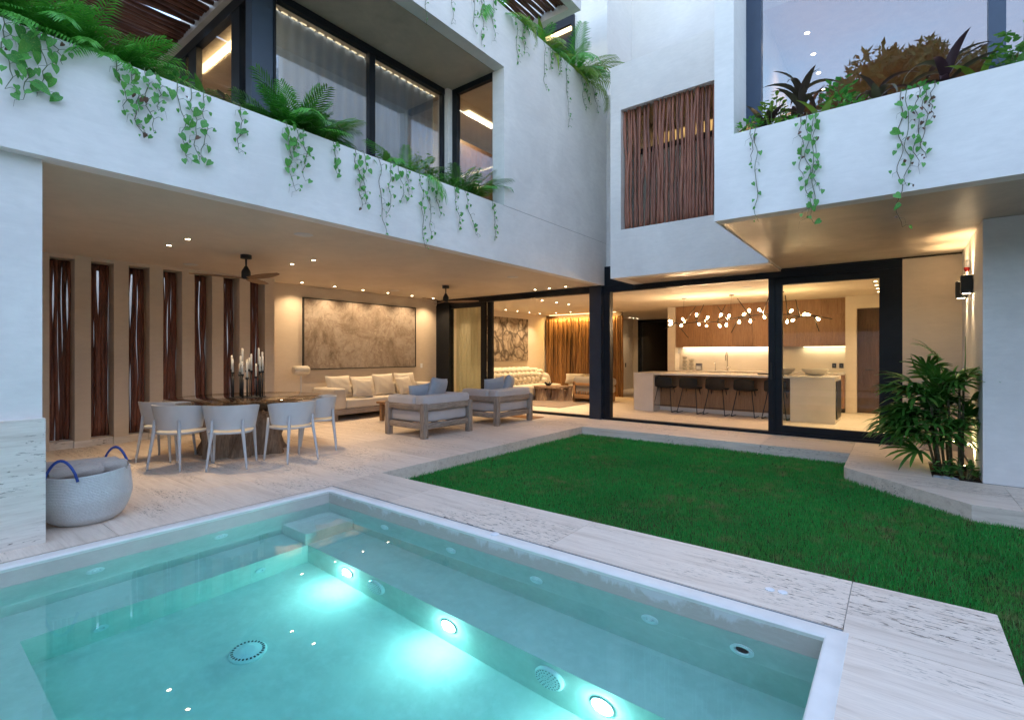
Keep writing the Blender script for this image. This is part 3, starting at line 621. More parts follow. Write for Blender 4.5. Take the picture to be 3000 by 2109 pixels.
# curtain with pleats
def curtain(name, label, p0, p1, z0, z1, amp, wl, mat, cat='curtain'):
    L = math.hypot(p1[0]-p0[0], p1[1]-p0[1]); d = ((p1[0]-p0[0])/L, (p1[1]-p0[1])/L); nu = int(L/wl*10)
    q = random.Random(len(label)); ph = [q.uniform(0, 6) for _ in range(4)]
    def fn(u, v):
        s_ = u*L; a = amp*(.7+.3*math.sin(s_*1.7+ph[0]))*math.sin(2*PI*s_/wl+1.2*math.sin(s_*2.1+ph[1]))*(1-.25*v)
        return (p0[0]+d[0]*s_-d[1]*a, p0[1]+d[1]*s_+d[0]*a, z0+(z1-z0)*v)
    o = MB().grid(fn, nu, 5).build(name, mat, None, True); return tag(o, label, cat)
t = NT('sheer_curtain'); c_ = (.27, .32, .385); pb = t.n('BsdfDiffuse', {'Color': c_}); tl = t.n('BsdfTranslucent', {'Color': c_}); tp = t.n('BsdfTransparent', {'Color': (.8, .8, .8)})
m1 = t.n('MixShader', {0: .4, 1: pb, 2: tl}); m2 = t.n('MixShader', {0: .12, 1: m1, 2: tp}); t.t.links.new(m2.outputs[0], t.out.inputs['Surface']); MAT['sheer'] = t.m
t = NT('sheer_curtain_olive'); c_ = (.62, .60, .46); pb = t.n('BsdfDiffuse', {'Color': c_}); tl = t.n('BsdfTranslucent', {'Color': c_}); m0 = t.n('MixShader', {0: .55, 1: pb, 2: tl}); m1 = t.n('MixShader', {0: .3, 1: m0, 2: t.n('BsdfTransparent')}); t.t.links.new(m1.outputs[0], t.out.inputs['Surface']); MAT['sheer2'] = t.m
curtain('curtain', 'long grey pleated sheer curtain behind the first-floor balcony window', (-6.46, 3.22), (-6.46, 6.12), 3.32, 5.90, .035, .16, 'sheer')
MAT['dim_emit'] = m_emit('dim_led', (1., .74, .40), .42)
dl = thing('curtain_strip_light', 'broken warm strip light above the upstairs curtain heading', 'strip light', (-6.46, 0, 5.908))
for k in range(22):
    y_ = 3.24+k*.134
    MB().box(-.010, .010, y_, y_+.085, 0, .012).build('led_segment', MAT['dim_emit'], dl)
area(dl, (.02, 4.7, -.005), .7, .04, 2.8, (0, 0, 0), (1, .82, .6))
# ---------------------------------------------------------------- sliding doors, ground floor
def sd(name): o = bpy.data.objects.new(name, None); COL.objects.link(o); o.parent = villa; return o
k1 = sd('kitchen_sliding_door')
b = MB(); b.box(-5.0, .045, 9.625, 9.78, 2.70, 2.828); b.box(-5.0, .045, 9.625, 9.78, .0, .045); b.box(-4.98, -4.83, 9.63, 9.775, .045, 2.70); b.box(-.02, .045, 9.63, 9.775, .045, 2.70); b.build('frame', 'black', k1)
b = MB(); b.box(-1.80, -1.70, 9.64, 9.70, .045, 2.70); b.box(-1.70, -1.59, 9.66, 9.76, .045, 2.70); b.box(-1.59, -.24, 9.66, 9.76, .045, .16); b.box(-1.59, -.24, 9.66, 9.76, 2.58, 2.70); b.box(-.24, -.12, 9.66, 9.76, .045, 2.70); b.box(-.12, -.02, 9.64, 9.70, .045, 2.70); b.build('sash', 'black', k1)
MB().box(-1.59, -.24, 9.705, 9.715, .16, 2.58).build('pane', 'glass_green', k1)
MB().rbox(-1.765, -1.735, 9.615, 9.64, .95, 1.25, .006).build('handle', 'black_matte', k1)
for k in range(4): MB().box(-4.3, -2.0, 9.60, 9.612, 2.725+k*.022, 2.733+k*.022).build('grille_slat', 'black_matte', k1)
k2 = sd('living_sliding_door')
b = MB(); b.box(-10.05, -5.28, 9.625, 9.78, 2.71, 2.828); b.box(-10.05, -5.28, 9.625, 9.78, 0, .045); b.box(-10.05, -9.55, 9.60, 9.78, .045, 2.71); b.build('frame', 'black', k2)
b = MB(); b.box(-8.46, -8.30, 9.64, 9.70, .045, 2.71); b.box(-8.29, -8.13, 9.70, 9.77, .045, 2.71); b.box(-9.55, -8.46, 9.65, 9.70, .045, .14); b.box(-9.55, -8.46, 9.65, 9.70, 2.60, 2.71); b.build('sash', 'black', k2)
MB().box(-9.55, -8.46, 9.67, 9.68, .14, 2.60).build('pane', 'glass_green', k2)
vb('steel_column', (-5.28, -5.005, 9.56, 9.79, 0, 2.845), m_plain('blue_black_column', (.022, .03, .045), .38))
curtain('curtain', 'olive sheer curtain gathered behind the stacked living-room glass doors', (-9.6, 9.95), (-8.75, 9.98), .03, 2.74, .05, .13, 'sheer2')
# ---------------------------------------------------------------- right upper window
rwin = sd('balcony_window')
b = MB(); b.box(-1.40, -1.24, 6.25, 6.36, 3.66, 9.0); b.box(.646, .762, 6.25, 6.36, 3.70, 9.0); b.box(-1.24, 4.2, 6.25, 6.36, 3.62, 3.70); b.box(-1.24, 4.2, 6.25, 6.36, 9.0, 9.2); b.build('frame', m_plain('navy_aluminium', (.025, .045, .085), .38), rwin)
MB().box(-1.24, .646, 6.29, 6.30, 3.70, 9.0).build('pane', 'glass_mirror', rwin); MB().box(.762, 4.2, 6.29, 6.30, 3.70, 9.0).build('pane', 'glass_mirror', rwin)
vb('bedroom_shell', ((-1.40, 4.2, 6.40, 10.9, 3.201, 3.30), (-1.40, 4.2, 6.75, 10.9, 5.60, 5.9), (-1.38, -1.31, 6.40, 10.7, 3.3, 5.60), (-1.3, 4.2, 10.7, 10.9, 3.3, 5.6)), m_plain('warm_plaster', (.40, .29, .20), .8))
# ================================================================ FURNITURE
# ---- dining chair (faces local +x)
def dining_chair(label):
    t_ = thing('dining_chair', label, 'chair', group='white dining chairs round the glass table')
    b = MB(); A = math.radians(118); nu, nv = 31, 7
    def shell(off):
        def fn(u, v):
            ph = -A+2*A*u; e = abs(ph)/A
            top = .775-.055*max(0, (e-.45)/.55)**1.6; bot = .475+.02*e
            z_ = bot+(top-bot)*v; k = (z_-.45)/.32
            rx = .225+.055*k-off; ry = .262+.060*k-off
            return (.02-rx*math.cos(ph)*(1.0 if abs(ph) < PI/2 else .62), ry*math.sin(ph), z_)
        return fn
    o = MB(); o.grid(shell(0), nu, nv); n0 = len(o.v); o.grid(shell(.013), nu, nv)
    for i in range(nu-1):
        for j in (0, nv-1): 
            a, c_ = i*nv+j, (i+1)*nv+j; o.f.append((a, c_, n0+c_, n0+a))
    for i in (0, nu-1):
        for j in range(nv-1): a, c_ = i*nv+j, i*nv+j+1; o.f.append((a, c_, n0+c_, n0+a))
    o.build('backrest', 'plastic', t_, auto=50)
    s_ = MB(); n = 28
    def rim(sc, z_): return [(.03+.245*sc*math.copysign(abs(math.cos(a))**.7, math.cos(a)), .245*sc*math.copysign(abs(math.sin(a))**.7, math.sin(a)), z_) for a in [2*PI*k/n for k in range(n)]]
    rings = [rim(.96, .425), rim(1., .435), rim(.99, .45), rim(.9, .446), rim(.3, .438)]
    for r_ in rings: s_.v += r_
    s_.f += [(i*n+k, i*n+(k+1) % n, (i+1)*n+(k+1) % n, (i+1)*n+k) for i in range(4) for k in range(n)]+[tuple(range(n))[::-1], tuple(range(4*n, 5*n))]
    s_.build('seat', 'plastic', t_, auto=45)
    for x, y, xt, yt, zt in ((-.25, .215, -.205, .165, .60), (-.25, -.215, -.205, -.165, .60), (.25, .245, .19, .225, .56), (.25, -.245, .19, -.225, .56)):
        p = [(x, y, 0), (x*.96+xt*.04, y*.96+yt*.04, .04), ((x+xt)/2, (y+yt)/2, .25), (xt*.93+x*.07, yt*.93+y*.07, .44), (xt, yt, zt)]
        MB().tube(p, [.012, .013, .017, .021, .012], 10).build('leg', 'plastic', t_, True)
    return t_
ch = dining_chair('white dining chair at the far left of the glass table')
ch.location = (-7.74, 2.46, 0); ch.rotation_euler = (0, 0, math.radians(130))
for x, y, a, lb in ((-7.05, 2.39, 121, 'white dining chair second from the left with its back to the pool'), (-6.57, 2.79, 146, 'white dining chair in the middle of the row facing the trunk base'),
                    (-6.36, 3.47, 182, 'white dining chair fourth from the left at the glass table'), (-6.77, 4.09, 237, 'white dining chair at the right end nearest the sofa')):
    dup(ch, (x, y, 0), math.radians(a), lb)
# ---- dining table
TC = (-7.68, 3.50)
tb = thing('dining_table', 'round smoked-glass dining table on a gnarled root base', 'table', TC+(0,))
MB().lathe([(.001, .738), (1.04, .738), (1.05, .742), (1.05, .748), (1.045, .752), (.001, .752)], 72, cap=False).build('glass_top', 'glass_table', tb, auto=40)
def root_mesh(r0, r1, h, seed, lobes=9, n=72, m=16, flare=.35):
    q = random.Random(seed); am = [q.uniform(.04, .12) for _ in range(4)]; ph = [q.uniform(0, 6.3) for _ in range(8)]; b = MB()
    def fn(u, v):
        a = 2*PI*u; z_ = h*v
        base = r0*(1-v)+r1*v+flare*(max(0, v-.55)/.45)**2*r1*.6+.10*(max(0, .25-v)/.25)*r0
        tw = a+.25*v*math.sin(2*a+ph[4])
        r_ = base*(1+am[0]*math.sin(lobes*tw+ph[0])+am[1]*math.sin((lobes-4)*tw+ph[1]+v*2)+am[2]*.6*math.sin(17*tw+ph[2]-v*3)+am[3]*.35*math.sin(31*tw+ph[3]+5*v))
        z2 = z_+(.05*math.sin(5*a+ph[5])+.03*math.sin(11*a+ph[6]) if v > .98 else 0)
        return (r_*math.cos(a), r_*math.sin(a), max(0, z2) if v > 0 else 0)
    b.grid(fn, n, m, True); b.f.append(tuple(i*m+m-1 for i in range(n))); return b
rt = root_mesh(.50, .52, .68, 5, 8, 80, 18, .55).build('root_base', 'trunk', tb, True, (.20, -.17, 0))
# ---- candle stand with candles
cd = thing('candle_stand', 'cluster of black candle holders with white taper candles on the glass table', 'candle holder', (-7.66, 3.49, .752))
q = random.Random(11)
MB().lathe([(.001, 0), (.25, 0), (.25, .008), (.001, .008)], 28, cap=False).build('tray', 'black_matte', cd)
for k in range(15):
    a = 2*PI*k/15+q.uniform(-.15, .15); r_ = .21 if k % 3 else .11; x, y = r_*math.cos(a), r_*math.sin(a); h = q.uniform(.26, .46)
    st = MB(); st.tube([(x, y, .006), (x, y, h)], .007, 8); st.lathe([(.001, h), (.02, h), (.022, h+.03), (.001, h+.03)], 12, (x, y, 0), cap=False)
    if k % 2: st.tube([(x+.03, y, .006), (x+.03, y, h-.05), (x, y, h-.02)], .006, 6)
    st.build('holder', 'black_matte', cd, True)
    hc = q.uniform(.16, .25); MB().lathe([(.0135, h+.03), (.013, h+.02+hc), (.008, h+.028+hc), (.001, h+.03+hc)], 12, (x, y, 0)).build('candle', 'candle', cd, True)
# ---- towel basket
bk = thing('towel_basket', 'pale woven towel basket with blue strap handles beside the pillar', 'basket', (-5.44, 1.15, 0))
def bas(u, v):
    a = 2*PI*u; z_ = .42*v; r_ = (.235+.085*math.sin(min(1, v*1.6)*PI*.5)-.022*max(0, v-.5)/.5)*(1+.012*math.sin(3*a+1))+.0022*math.sin(v*2*PI*34)
    r_ *= (1-.16*(max(0, .16-v)/.16)**2); return (r_*math.cos(a), r_*math.sin(a), z_+.012*math.sin(2*a)*v)
b = MB(); b.grid(bas, 48, 120, True); o_ = len(b.v)
b.grid(lambda u, v: tuple((c*.955 if i < 2 else c) for i, c in enumerate(bas(u, 1-.4*v))), 48, 8, True)
for i in range(48): j = (i+1) % 48; b.f.append((i*120+119, j*120+119, o_+j*8, o_+i*8))
b.f.append(tuple(i*120 for i in range(48))[::-1]); b.build('body', m_fabric('woven_cotton_rope', (.62, .61, .60), 70, .5), bk, True)
for a in (-.75, 2.2):
    c0, s0 = math.cos(a), math.sin(a); tx, ty = -s0, c0; pts = []
    for k in range(13):
        u = k/12; w = (u-.5)*.24; pts.append((.300*c0+tx*w, .300*s0+ty*w, .385+.17*math.sin(PI*u)**.7))
    MB().tube(pts, .011, 8, True, .6).build('handle', 'blue', bk, True)
def roll(loc, rz, L, r, label):
    b = MB(); n = 26; q = random.Random(int(L*1000+rz*10)); ph = q.uniform(0, 6)
    def fn(u, v):
        a = 2*PI*u; x = (v-.5)*L; rr = r*(1+.06*math.sin(2*a+ph)+.04*math.sin(7*a+9*v))*(1-.35*max(0, abs(v-.5)-.44)/.06)
        return (x, rr*math.cos(a), rr*math.sin(a)*.85)
    b.grid(fn, n, 15, True); b.f += [tuple(i*15 for i in range(n)), tuple(i*15+14 for i in range(n))[::-1]]
    o = b.build('rolled_towel', 'towel', None, True, loc, (0, q.uniform(-.08, .08), rz)); tag(o, label, 'towel', 'rolled towels in the basket')
roll((-5.53, 1.05, .435), 1.2, .36, .070, 'rolled beige towel at the back left of the basket'); roll((-5.44, 1.15, .45), 1.3, .44, .074, 'rolled beige towel in the middle of the basket')
roll((-5.35, 1.24, .44), 1.15, .34, .066, 'rolled beige towel at the right rim of the basket'); roll((-5.33, 1.07, .43), 1.35, .34, .066, 'rolled beige towel at the front of the basket')
# ---- pillows
def pillow_mesh(w, h, th, seed, mat):
    q = random.Random(seed); ph = [q.uniform(0, 6) for _ in range(5)]; n = 17; b = MB()
    def side(sg):
        def fn(u, v):
            x, y = 2*u-1, 2*v-1
            e = max(0, (1-x**6))*max(0, (1-y**6)); d = th/2*(e**.55)*(1-.28*(x*x+y*y)/2)
            wr = .006*math.sin(6*x+ph[0]+3*y)*math.sin(5*y+ph[1])*e
            px = x*w/2*(1-.07*(1-y*y)*abs(x)); py = y*h/2*(1-.07*(1-x*x)*abs(y))
            return (px, sg*(d+wr), py)
        return fn
    b.grid(side(1), n, n); k = len(b.v); b.grid(side(-1), n, n)
    b.f = [f if max(f) < k else f[::-1] for f in b.f]
    return b.mesh('pillow', mat, True)
def pillow(w, h, th, loc, rz, tilt, mat, label, seed, group, roll_=0.):
    o = bpy.data.objects.new('cushion', pillow_mesh(w, h, th, seed, mat)); COL.objects.link(o)
    o.rotation_mode = 'XYZ'; M = Matrix.Rotation(rz, 4, 'Z') @ Matrix.Rotation(tilt, 4, 'X') @ Matrix.Rotation(roll_, 4, 'Y')
    o.matrix_world = Matrix.Translation(loc) @ M; return tag(o, label, 'cushion', group)
# ---- outdoor sofa against the painting wall
sf = thing('sofa', 'long cream outdoor sofa on a weathered timber base under the big painting', 'sofa', (-9.6, 7.45, 0))
MB().rbox(-.40, .42, -1.55, 1.55, .12, .24, .01).build('timber_base', 'drift_y', sf, auto=40)
for x in (-.36, .36):
    for y in (-1.48, 1.48): MB().rbox(x-.045, x+.045, y-.045, y+.045, 0, .12, .008).build('leg', 'drift_z', sf)
MB().rbox(-.38, .43, -1.25, -.003, .24, .43, .05, 4).build('seat_cushion', 'linen', sf, auto=50); MB().rbox(-.38, .43, .003, 1.25, .24, .43, .05, 4).build('seat_cushion', 'linen', sf, auto=50)
for y0, y1 in ((-1.55, -1.255), (1.255, 1.55)): MB().rbox(-.40, .43, y0, y1, .24, .67, .045, 4).build('armrest', 'linen', sf, auto=50)
MB().rbox(-.43, -.18, -1.25, 1.25, .36, .69, .05, 4).build('backrest', 'linen', sf, auto=50)
PR = PI/2
for i, (y, x, w, h, tl, dz, lb) in enumerate(((6.33, -9.66, .60, .50, -.28, .0, 'large cream cushion at the left end of the outdoor sofa'), (6.93, -9.63, .60, .48, -.30, -.02, 'large cream cushion second from the left on the outdoor sofa'),
        (7.50, -9.62, .60, .52, -.26, .0, 'tall cream cushion at the centre of the outdoor sofa'), (8.18, -9.66, .62, .52, -.24, 0., 'large cream cushion at the right end of the outdoor sofa'))):
    pillow(w, h, .20, (x, y, .675+dz), PR, tl, 'linen', lb, 20+i, 'cushions on the outdoor sofa')
pillow(.48, .44, .17, (-9.36, 6.72, .635), PR-.15, -.42, 'linen', 'smaller square cream cushion leaning in front at the left of the outdoor sofa', 31, 'cushions on the outdoor sofa', .10)
pillow(.46, .44, .17, (-9.38, 7.93, .64), PR+.1, -.40, 'linen', 'smaller square cream cushion leaning in front at the right of the outdoor sofa', 32, 'cushions on the outdoor sofa', -.05)
# ---- timber lounge chairs
def lounge(label, loc):
    t_ = thing('lounge_chair', label, 'armchair', loc, 0, 'timber lounge chairs on the terrace')
    for x, y in ((-.45, -.54), (.45, -.54), (-.45, .54), (.45, .54)): MB().rbox(x-.05, x+.05, y-.05, y+.05, 0, .575, .012, 2).build('leg', 'drift_z', t_, auto=40)
    for z0, z1 in ((.46, .565), (.15, .25)):
        MB().rbox(.425, .485, -.495, .495, z0, z1, .01).build('back_rail', 'drift_y', t_, auto=40)
        for y in (-.545, .545): MB().rbox(-.405, .405, y-.028, y+.028, z0, z1, .01).build('side_rail', 'drift', t_, auto=40)
    MB().rbox(-.47, -.42, -.495, .495, .15, .25, .01).build('front_rail', 'drift_y', t_, auto=40)
    MB().rbox(-.46, .42, -.51, .51, .25, .45, .04, 4).build('seat_cushion', 'linen_grey', t_, auto=50)
    MB().rbox(.24, .47, -.56, .56, .45, .70, .055, 4).build('back_cushion', 'linen_grey', t_, auto=50)
    for y0, y1 in ((-.57, -.36), (.36, .57)): MB().rbox(-.47, .235, y0, y1, .455, .69, .055, 4).build('arm_cushion', 'linen_grey', t_, auto=50)
    return t_
l1 = lounge('weathered timber lounge chair with grey cushions standing nearer the dining table', (-6.61, 6.155, 0))
dup(l1, (-6.59, 8.01, 0), 0, 'weathered timber lounge chair with grey cushions nearer the living-room door')
for i, (x, y, rz, h, lb) in enumerate(((-6.64, 5.98, -PR-.25, .40, 'smaller grey-blue cushion leaning in the nearer lounge chair'), (-6.50, 6.22, -PR+.2, .50, 'taller grey-blue cushion upright in the nearer lounge chair'),
        (-6.54, 7.86, -PR-.3, .44, 'grey-blue cushion on the left in the lounge chair by the door'), (-6.46, 8.22, -PR+.45, .48, 'grey-blue cushion on the right in the lounge chair by the door'))):
    pillow(.48, h, .18, (x, y, .50+h/2-.02), rz, -.25, 'linen_blue', lb, 50+i, 'cushions on the lounge chairs', .12*(-1)**i)
ct = thing('coffee_table', 'low round-edged wooden coffee table half hidden behind the lounge chair', 'coffee table', (-8.25, 7.1, 0))
MB().rbox(-.35, .35, -.6, .6, .36, .41, .02, 3).build('top', 'teak', ct, auto=40)
for x in (-.27, .27):
    for y in (-.5, .5): MB().rbox(x-.04, x+.04, y-.04, y+.04, 0, .36, .01).build('leg', 'teak', ct)
# ---- floor lamp
fl_ = thing('floor_lamp', 'white floor lamp with a horizontal drum head beside the sofa', 'lamp', (-9.60, 5.42, 0))
MB().lathe([(.13, 0), (.13, .02), (.012, .03), (.011, .95)], 24).build('stem', 'plastic', fl_, auto=40)
MB().lathe([(.001, -.165), (.07, -.165), (.088, -.14), (.09, -.10), (.09, .10), (.088, .14), (.07, .165), (.001, .165)], 28, (0, 0, 1.06), Matrix.Rotation(PI/2, 3, 'X'), False).build('drum_shade', 'linen_white', fl_, auto=40)
# ---- paintings
def art_mat(name, kind):
    t = NT(name); w = t.coord((1, 1, 1))
    if kind == 0:
        a = t.noise(w, 1.3, 8, .7, 1.2); b_ = t.noise(w, 4.5, 8, .72, 1.5); c1 = t.ramp(a, [(.3, (.09, .062, .042)), (.47, (.26, .205, .16)), (.6, (.34, .285, .235)), (.75, (.19, .15, .125))])
        c = t.mix(t.ramp(b_, [(.48, 0.), (.66, .75)]), c1, (.17, .12, .085)); c = t.mix(t.ramp(t.noise(w, 9, 6, .7, 2), [(.55, 0.), (.75, .5)]), c, (.58, .50, .42))
    else:
        v = t.n('TexVoronoi', {'Vector': t.n('VectorMath', {0: w, 1: t.n('VectorMath', {0: (t.noise(w, 1.4, 3), 1), 1: (.9, .9, .9)}, operation='MULTIPLY')}, operation='ADD'), 'Scale': 1.7}, feature='DISTANCE_TO_EDGE')
        a = t.noise(w, 2.4, 6, .6, 2.5); c1 = t.ramp(a, [(.3, (.10, .075, .05)), (.5, (.28, .22, .16)), (.7, (.44, .37, .28))]); c = t.mix(t.ramp(v, [(.0, .9), (.09, 0.)]), c1, (.05, .035, .025))
        b_ = a
    return t.fin(c, .75, b_, .3, .01, spec=.3)
pa = thing('painting', 'wide beige and brown textured abstract painting above the outdoor sofa', 'painting', (-10.05, 7.265, 1.825))
MB().box(.012, .045, -1.545, 1.545, -.755, .755).build('canvas', art_mat('abstract_beige', 0), pa)
b = MB(); b.box(0, .055, -1.565, -1.545, -.775, .775); b.box(0, .055, 1.545, 1.565, -.775, .775); b.box(0, .055, -1.545, 1.545, -.775, -.755); b.box(0, .055, -1.545, 1.545, .755, .775); b.build('frame', 'black_matte', pa)
pb_ = thing('painting', 'grey-brown abstract painting of cracked shapes above the tufted sofa', 'painting', (-10.05, 12.43, 1.86))
MB().box(.01, .045, -1.42, 1.42, -.705, .705).build('canvas', art_mat('abstract_cells', 1), pb_)
MB().rbox(-10.05, -10.042, 9.02, 9.10, 1.02, 1.14, .004).build('wall_switch', 'white', villa)
# ---- ceiling fans
def fan(label, loc, rz):
    t_ = thing('ceiling_fan', label, 'ceiling fan', loc, rz, 'ceiling fans on the terrace')
    MB().lathe([(.001, 0), (.075, 0), (.075, -.055), (.014, -.06), (.012, -.16), (.022, -.17), (.055, -.23), (.062, -.25), (.062, -.33), (.05, -.35), (.001, -.352)], 24, cap=False).build('motor', 'black_matte', t_, auto=35)
    for k in range(3):
        a = 2*PI*k/3; b = MB()
        def fn(u, v):
            s_ = .05+.66*u; w = (.030+.030*math.sin(PI*min(1, u*1.05))**.8)*(1-.35*u**6); y = (v-.5)*2*w; return (s_, y+.02*math.sin(u*3), -.335+y*(-.28)+.012*u)
        b.grid(fn, 12, 5); n0 = len(b.v); b.grid(lambda u, v: tuple(c-(.010 if i == 2 else 0) for i, c in enumerate(fn(u, v))), 12, 5)
        for i in range(11):
            for j in (0, 4): b.f.append((i*5+j, (i+1)*5+j, n0+(i+1)*5+j, n0+i*5+j))
        b.f.append((55, 56, 57, 58, 59, n0+59, n0+58, n0+57, n0+56, n0+55)); b.build('blade', 'walnut', t_, auto=40, rot=(0, 0, a))
    return t_
f1 = fan('black ceiling fan with wooden blades above the glass dining table', (-7.61, 3.44, CZ), math.radians(10))
dup(f1, (-7.68, 7.62, CZ), math.radians(35), 'black ceiling fan with wooden blades above the lounge chairs')
# ---- downlights
rim_me = MB().lathe([(.030, .002), (.044, .002), (.046, -.004), (.030, -.003)], 20, cap=False).mesh('rim', 'black_matte', True)
rimw_me = MB().lathe([(.030, .002), (.044, .002), (.046, -.004), (.030, -.003)], 20, cap=False).mesh('rim', 'white', True)
lens_me = MB().lathe([(.027, -.0015), (.02, -.0015), (.001, -.0015)], 16).mesh('lens', 'lens_emit', True)
def downlight(loc, label, group, e=9., ang=95, rim=rim_me, tilt=(0, 0, 0)):
    t_ = thing('downlight', label, 'downlight', loc, 0, group); inst('rim', rim, t_); inst('lens', lens_me, t_)
    if e: spot(t_, (0, 0, -.006), e, (1, .72, .43), ang, .75, .018, tilt)
g_ = 'recessed downlights in the terrace ceiling'
for i, (x, y, lb) in enumerate(((-7.75, 2.5, 'left front'), (-7.14, 2.51, 'right front'), (-7.80, 4.25, 'left rear'), (-7.21, 4.28, 'right rear'))):
    downlight((x, y, CZ), f'recessed downlight round the first ceiling fan, {lb} one of the four', g_, 25)
for i, y in enumerate((5.48, 6.235, 6.96, 7.66, 8.41, 9.13)): downlight((-9.67, y, CZ), f'{ORD[i]} recessed downlight from the left in the row above the outdoor sofa', g_, 20, 125)
for i, x in enumerate((-6.54, -6.155, -5.73)): downlight((x, 9.32, CZ), f'{ORD[i]} of three recessed downlights above the terrace door threshold', g_, 8)
g_ = 'recessed downlights in the living-room ceiling'
for i, y in enumerate((10.85, 11.52, 12.13, 12.73, 13.39, 14.0)): downlight((-9.62, y, 2.75), f'{ORD[i]} recessed downlight from the left above the tufted sofa', g_, 22, 100, rimw_me)
for i, y in enumerate((10.53, 11.21, 11.83)): downlight((-7.17, y, 2.75), f'{ORD[i]} recessed downlight in the middle row of the living room', g_, 40, 90, rimw_me)
for i, x in enumerate((-9.01, -8.45)): downlight((x, 14.05, 2.75), f'{ORD[i]} recessed downlight in front of the amber log wall', g_, 12, 90, rimw_me)
for i, y in enumerate((17.6, 17.93, 18.3)): downlight((-8.0, y, 2.75), f'{ORD[i]} small recessed downlight in the far corridor', g_, 7, 90, rimw_me)
g_ = 'recessed downlights in the kitchen ceiling'
for i, y in enumerate((10.94, 11.58, 12.2, 12.87, 13.55)): downlight((-.345, y, 2.75), f'{ORD[i]} recessed downlight from the front in the row above the kitchen door side', g_, 26, 90, rimw_me)
g_ = 'recessed downlights in the upstairs bedroom'
for i, y in enumerate((7.56, 8.15, 8.74, 9.34)): downlight((-.95, y, 5.60), f'{ORD[i]} recessed downlight from the front behind the upstairs balcony glass', g_, 22, 95, rimw_me)
spk = MB().lathe([(.001, -.006), (.10, -.006), (.11, -.002), (.11, .0)], 28, cap=False)
for (x, y, z_), lb in zip(((-5.75, 3.28, CZ), (-9.13, 3.25, CZ), (-5.80, 7.53, CZ), (-9.2, 7.48, CZ), (-2.45, 11.0, 2.75)), ('round white ceiling speaker near the fascia in front of the first fan', 'round white ceiling speaker by the slotted wall', 'round white ceiling speaker near the fascia in front of the second fan', 'round white ceiling speaker above the painting', 'round white ceiling speaker in the kitchen')):
    tag(spk.build('ceiling_speaker', 'plastic', None, True, (x, y, z_)), lb, 'speaker', 'round ceiling speakers')
# ---- sconces and call light on the side wall
for y, lb in ((8.30, 'black box wall sconce nearer the pool side shining up and down'), (8.98, 'black box wall sconce nearer the kitchen door shining up and down')):
    t_ = thing('wall_sconce', lb, 'wall lamp', (.72, y, 2.25), 0, 'black box wall sconces')
    MB().rbox(-.115, -.005, -.055, .055, -.11, .11, .004).build('body', 'black_matte', t_)
    MB().box(-.005, 0, -.04, .04, -.06, .06).build('mount', 'black_matte', t_)
    MB().box(-.095, -.025, -.035, .035, .110, .112).build('lens', 'lens_emit', t_); MB().box(-.095, -.025, -.035, .035, -.112, -.110).build('lens', 'lens_emit', t_)
    spot(t_, (-.06, 0, -.13), 4.5, (1, .72, .40), 70, .8, .02); spot(t_, (-.06, 0, .13), 9.5, (1, .72, .40), 100, .8, .02, (PI, 0, 0))
t_ = thing('alarm_beacon', 'small white and red alarm beacon above the wall sconces', 'alarm', (.72, 8.62, 2.50))
MB().rbox(-.04, 0, -.04, .04, 0, .10, .01).build('body', 'white', t_); MB().lathe([(.03, 0), (.03, -.03), (.02, -.05), (.001, -.055)], 16, (-.03, 0, 0)).build('beacon', 'red', t_, True)
tag(MB().rbox(-6.98, -6.16, 8.74, 9.12, .001, .014, .004).build('doormat', m_fabric('coir', (.34, .17, .06), 60, .6)), 'orange-brown doormat on the terrace by the living-room door', 'mat')
# ================================================================ LIVING ROOM
ts = thing('tufted_sofa', 'curved ivory sofa with deep bubble tufting along the living-room wall', 'sofa', (-9.05, 12.35, 0))
def bubble(b, c, rx, ry, rz, n=12, m=7):
    vs = []; 
    for j in range(m+1):
        t2 = PI*j/m
        for k in range(n): a = 2*PI*k/n; vs.append((c[0]+rx*math.sin(t2)*math.cos(a), c[1]+ry*math.sin(t2)*math.sin(a), c[2]+rz*math.cos(t2)))
    b.add(vs, [(j*n+k, (j+1)*n+k, (j+1)*n+(k+1) % n, j*n+(k+1) % n) for j in range(m) for k in range(n)])
def sofa_line(s_):      # plan curve and height of the back at arc position s_
    e = max(0, abs(s_)-1.05); return -.50+.95*e**1.35, s_*(1-.06*e), .90-.42*max(0, abs(s_)-1.15)**1.3
b = MB()
for row, (dz, dx, off) in enumerate(((.0, -.02, 0), (-.13, .10, .5), (-.27, .14, 0), (-.41, .15, .5))):
    for k in range(15):
        s_ = -1.72+(k+off)*.235
        if abs(s_) > 1.42: continue
        x, y, zt = sofa_line(s_); z_ = zt-.06+dz
        if z_ > .30: bubble(b, (x+dx, y, z_), .12, .14, .10)
for k in range(12):
    s_ = -1.3+k*.235; x, y, zt = sofa_line(s_); bubble(b, (x-.16, y, zt-.05), .16, .135, .12)
b.build('tufted_back', 'linen_white', ts, True)
b = MB()
def core(u, v):
    s_ = -1.5+3.0*u; x, y, zt = sofa_line(s_); a = PI*v; return (x-.03-.20*math.cos(a), y, .12+(zt-.16)*math.sin(a)**.35)
b.grid(core, 40, 13); b.build('back_core', 'linen_white', ts, True)
for y0, y1 in ((-1.55, -.52), (-.515, .515), (.52, 1.5)): MB().rbox(-.5, .42, y0, y1, .10, .43, .09, 5).build('seat_cushion', 'linen_white', ts, auto=60)
MB().rbox(-.35, .95, -1.68, -.95, .06, .50, .16, 6).build('chaise_arm', 'linen_white', ts, auto=60)
MB().rbox(-.72, .38, -1.45, 1.4, .0, .12, .03).build('base', 'taupe', ts)
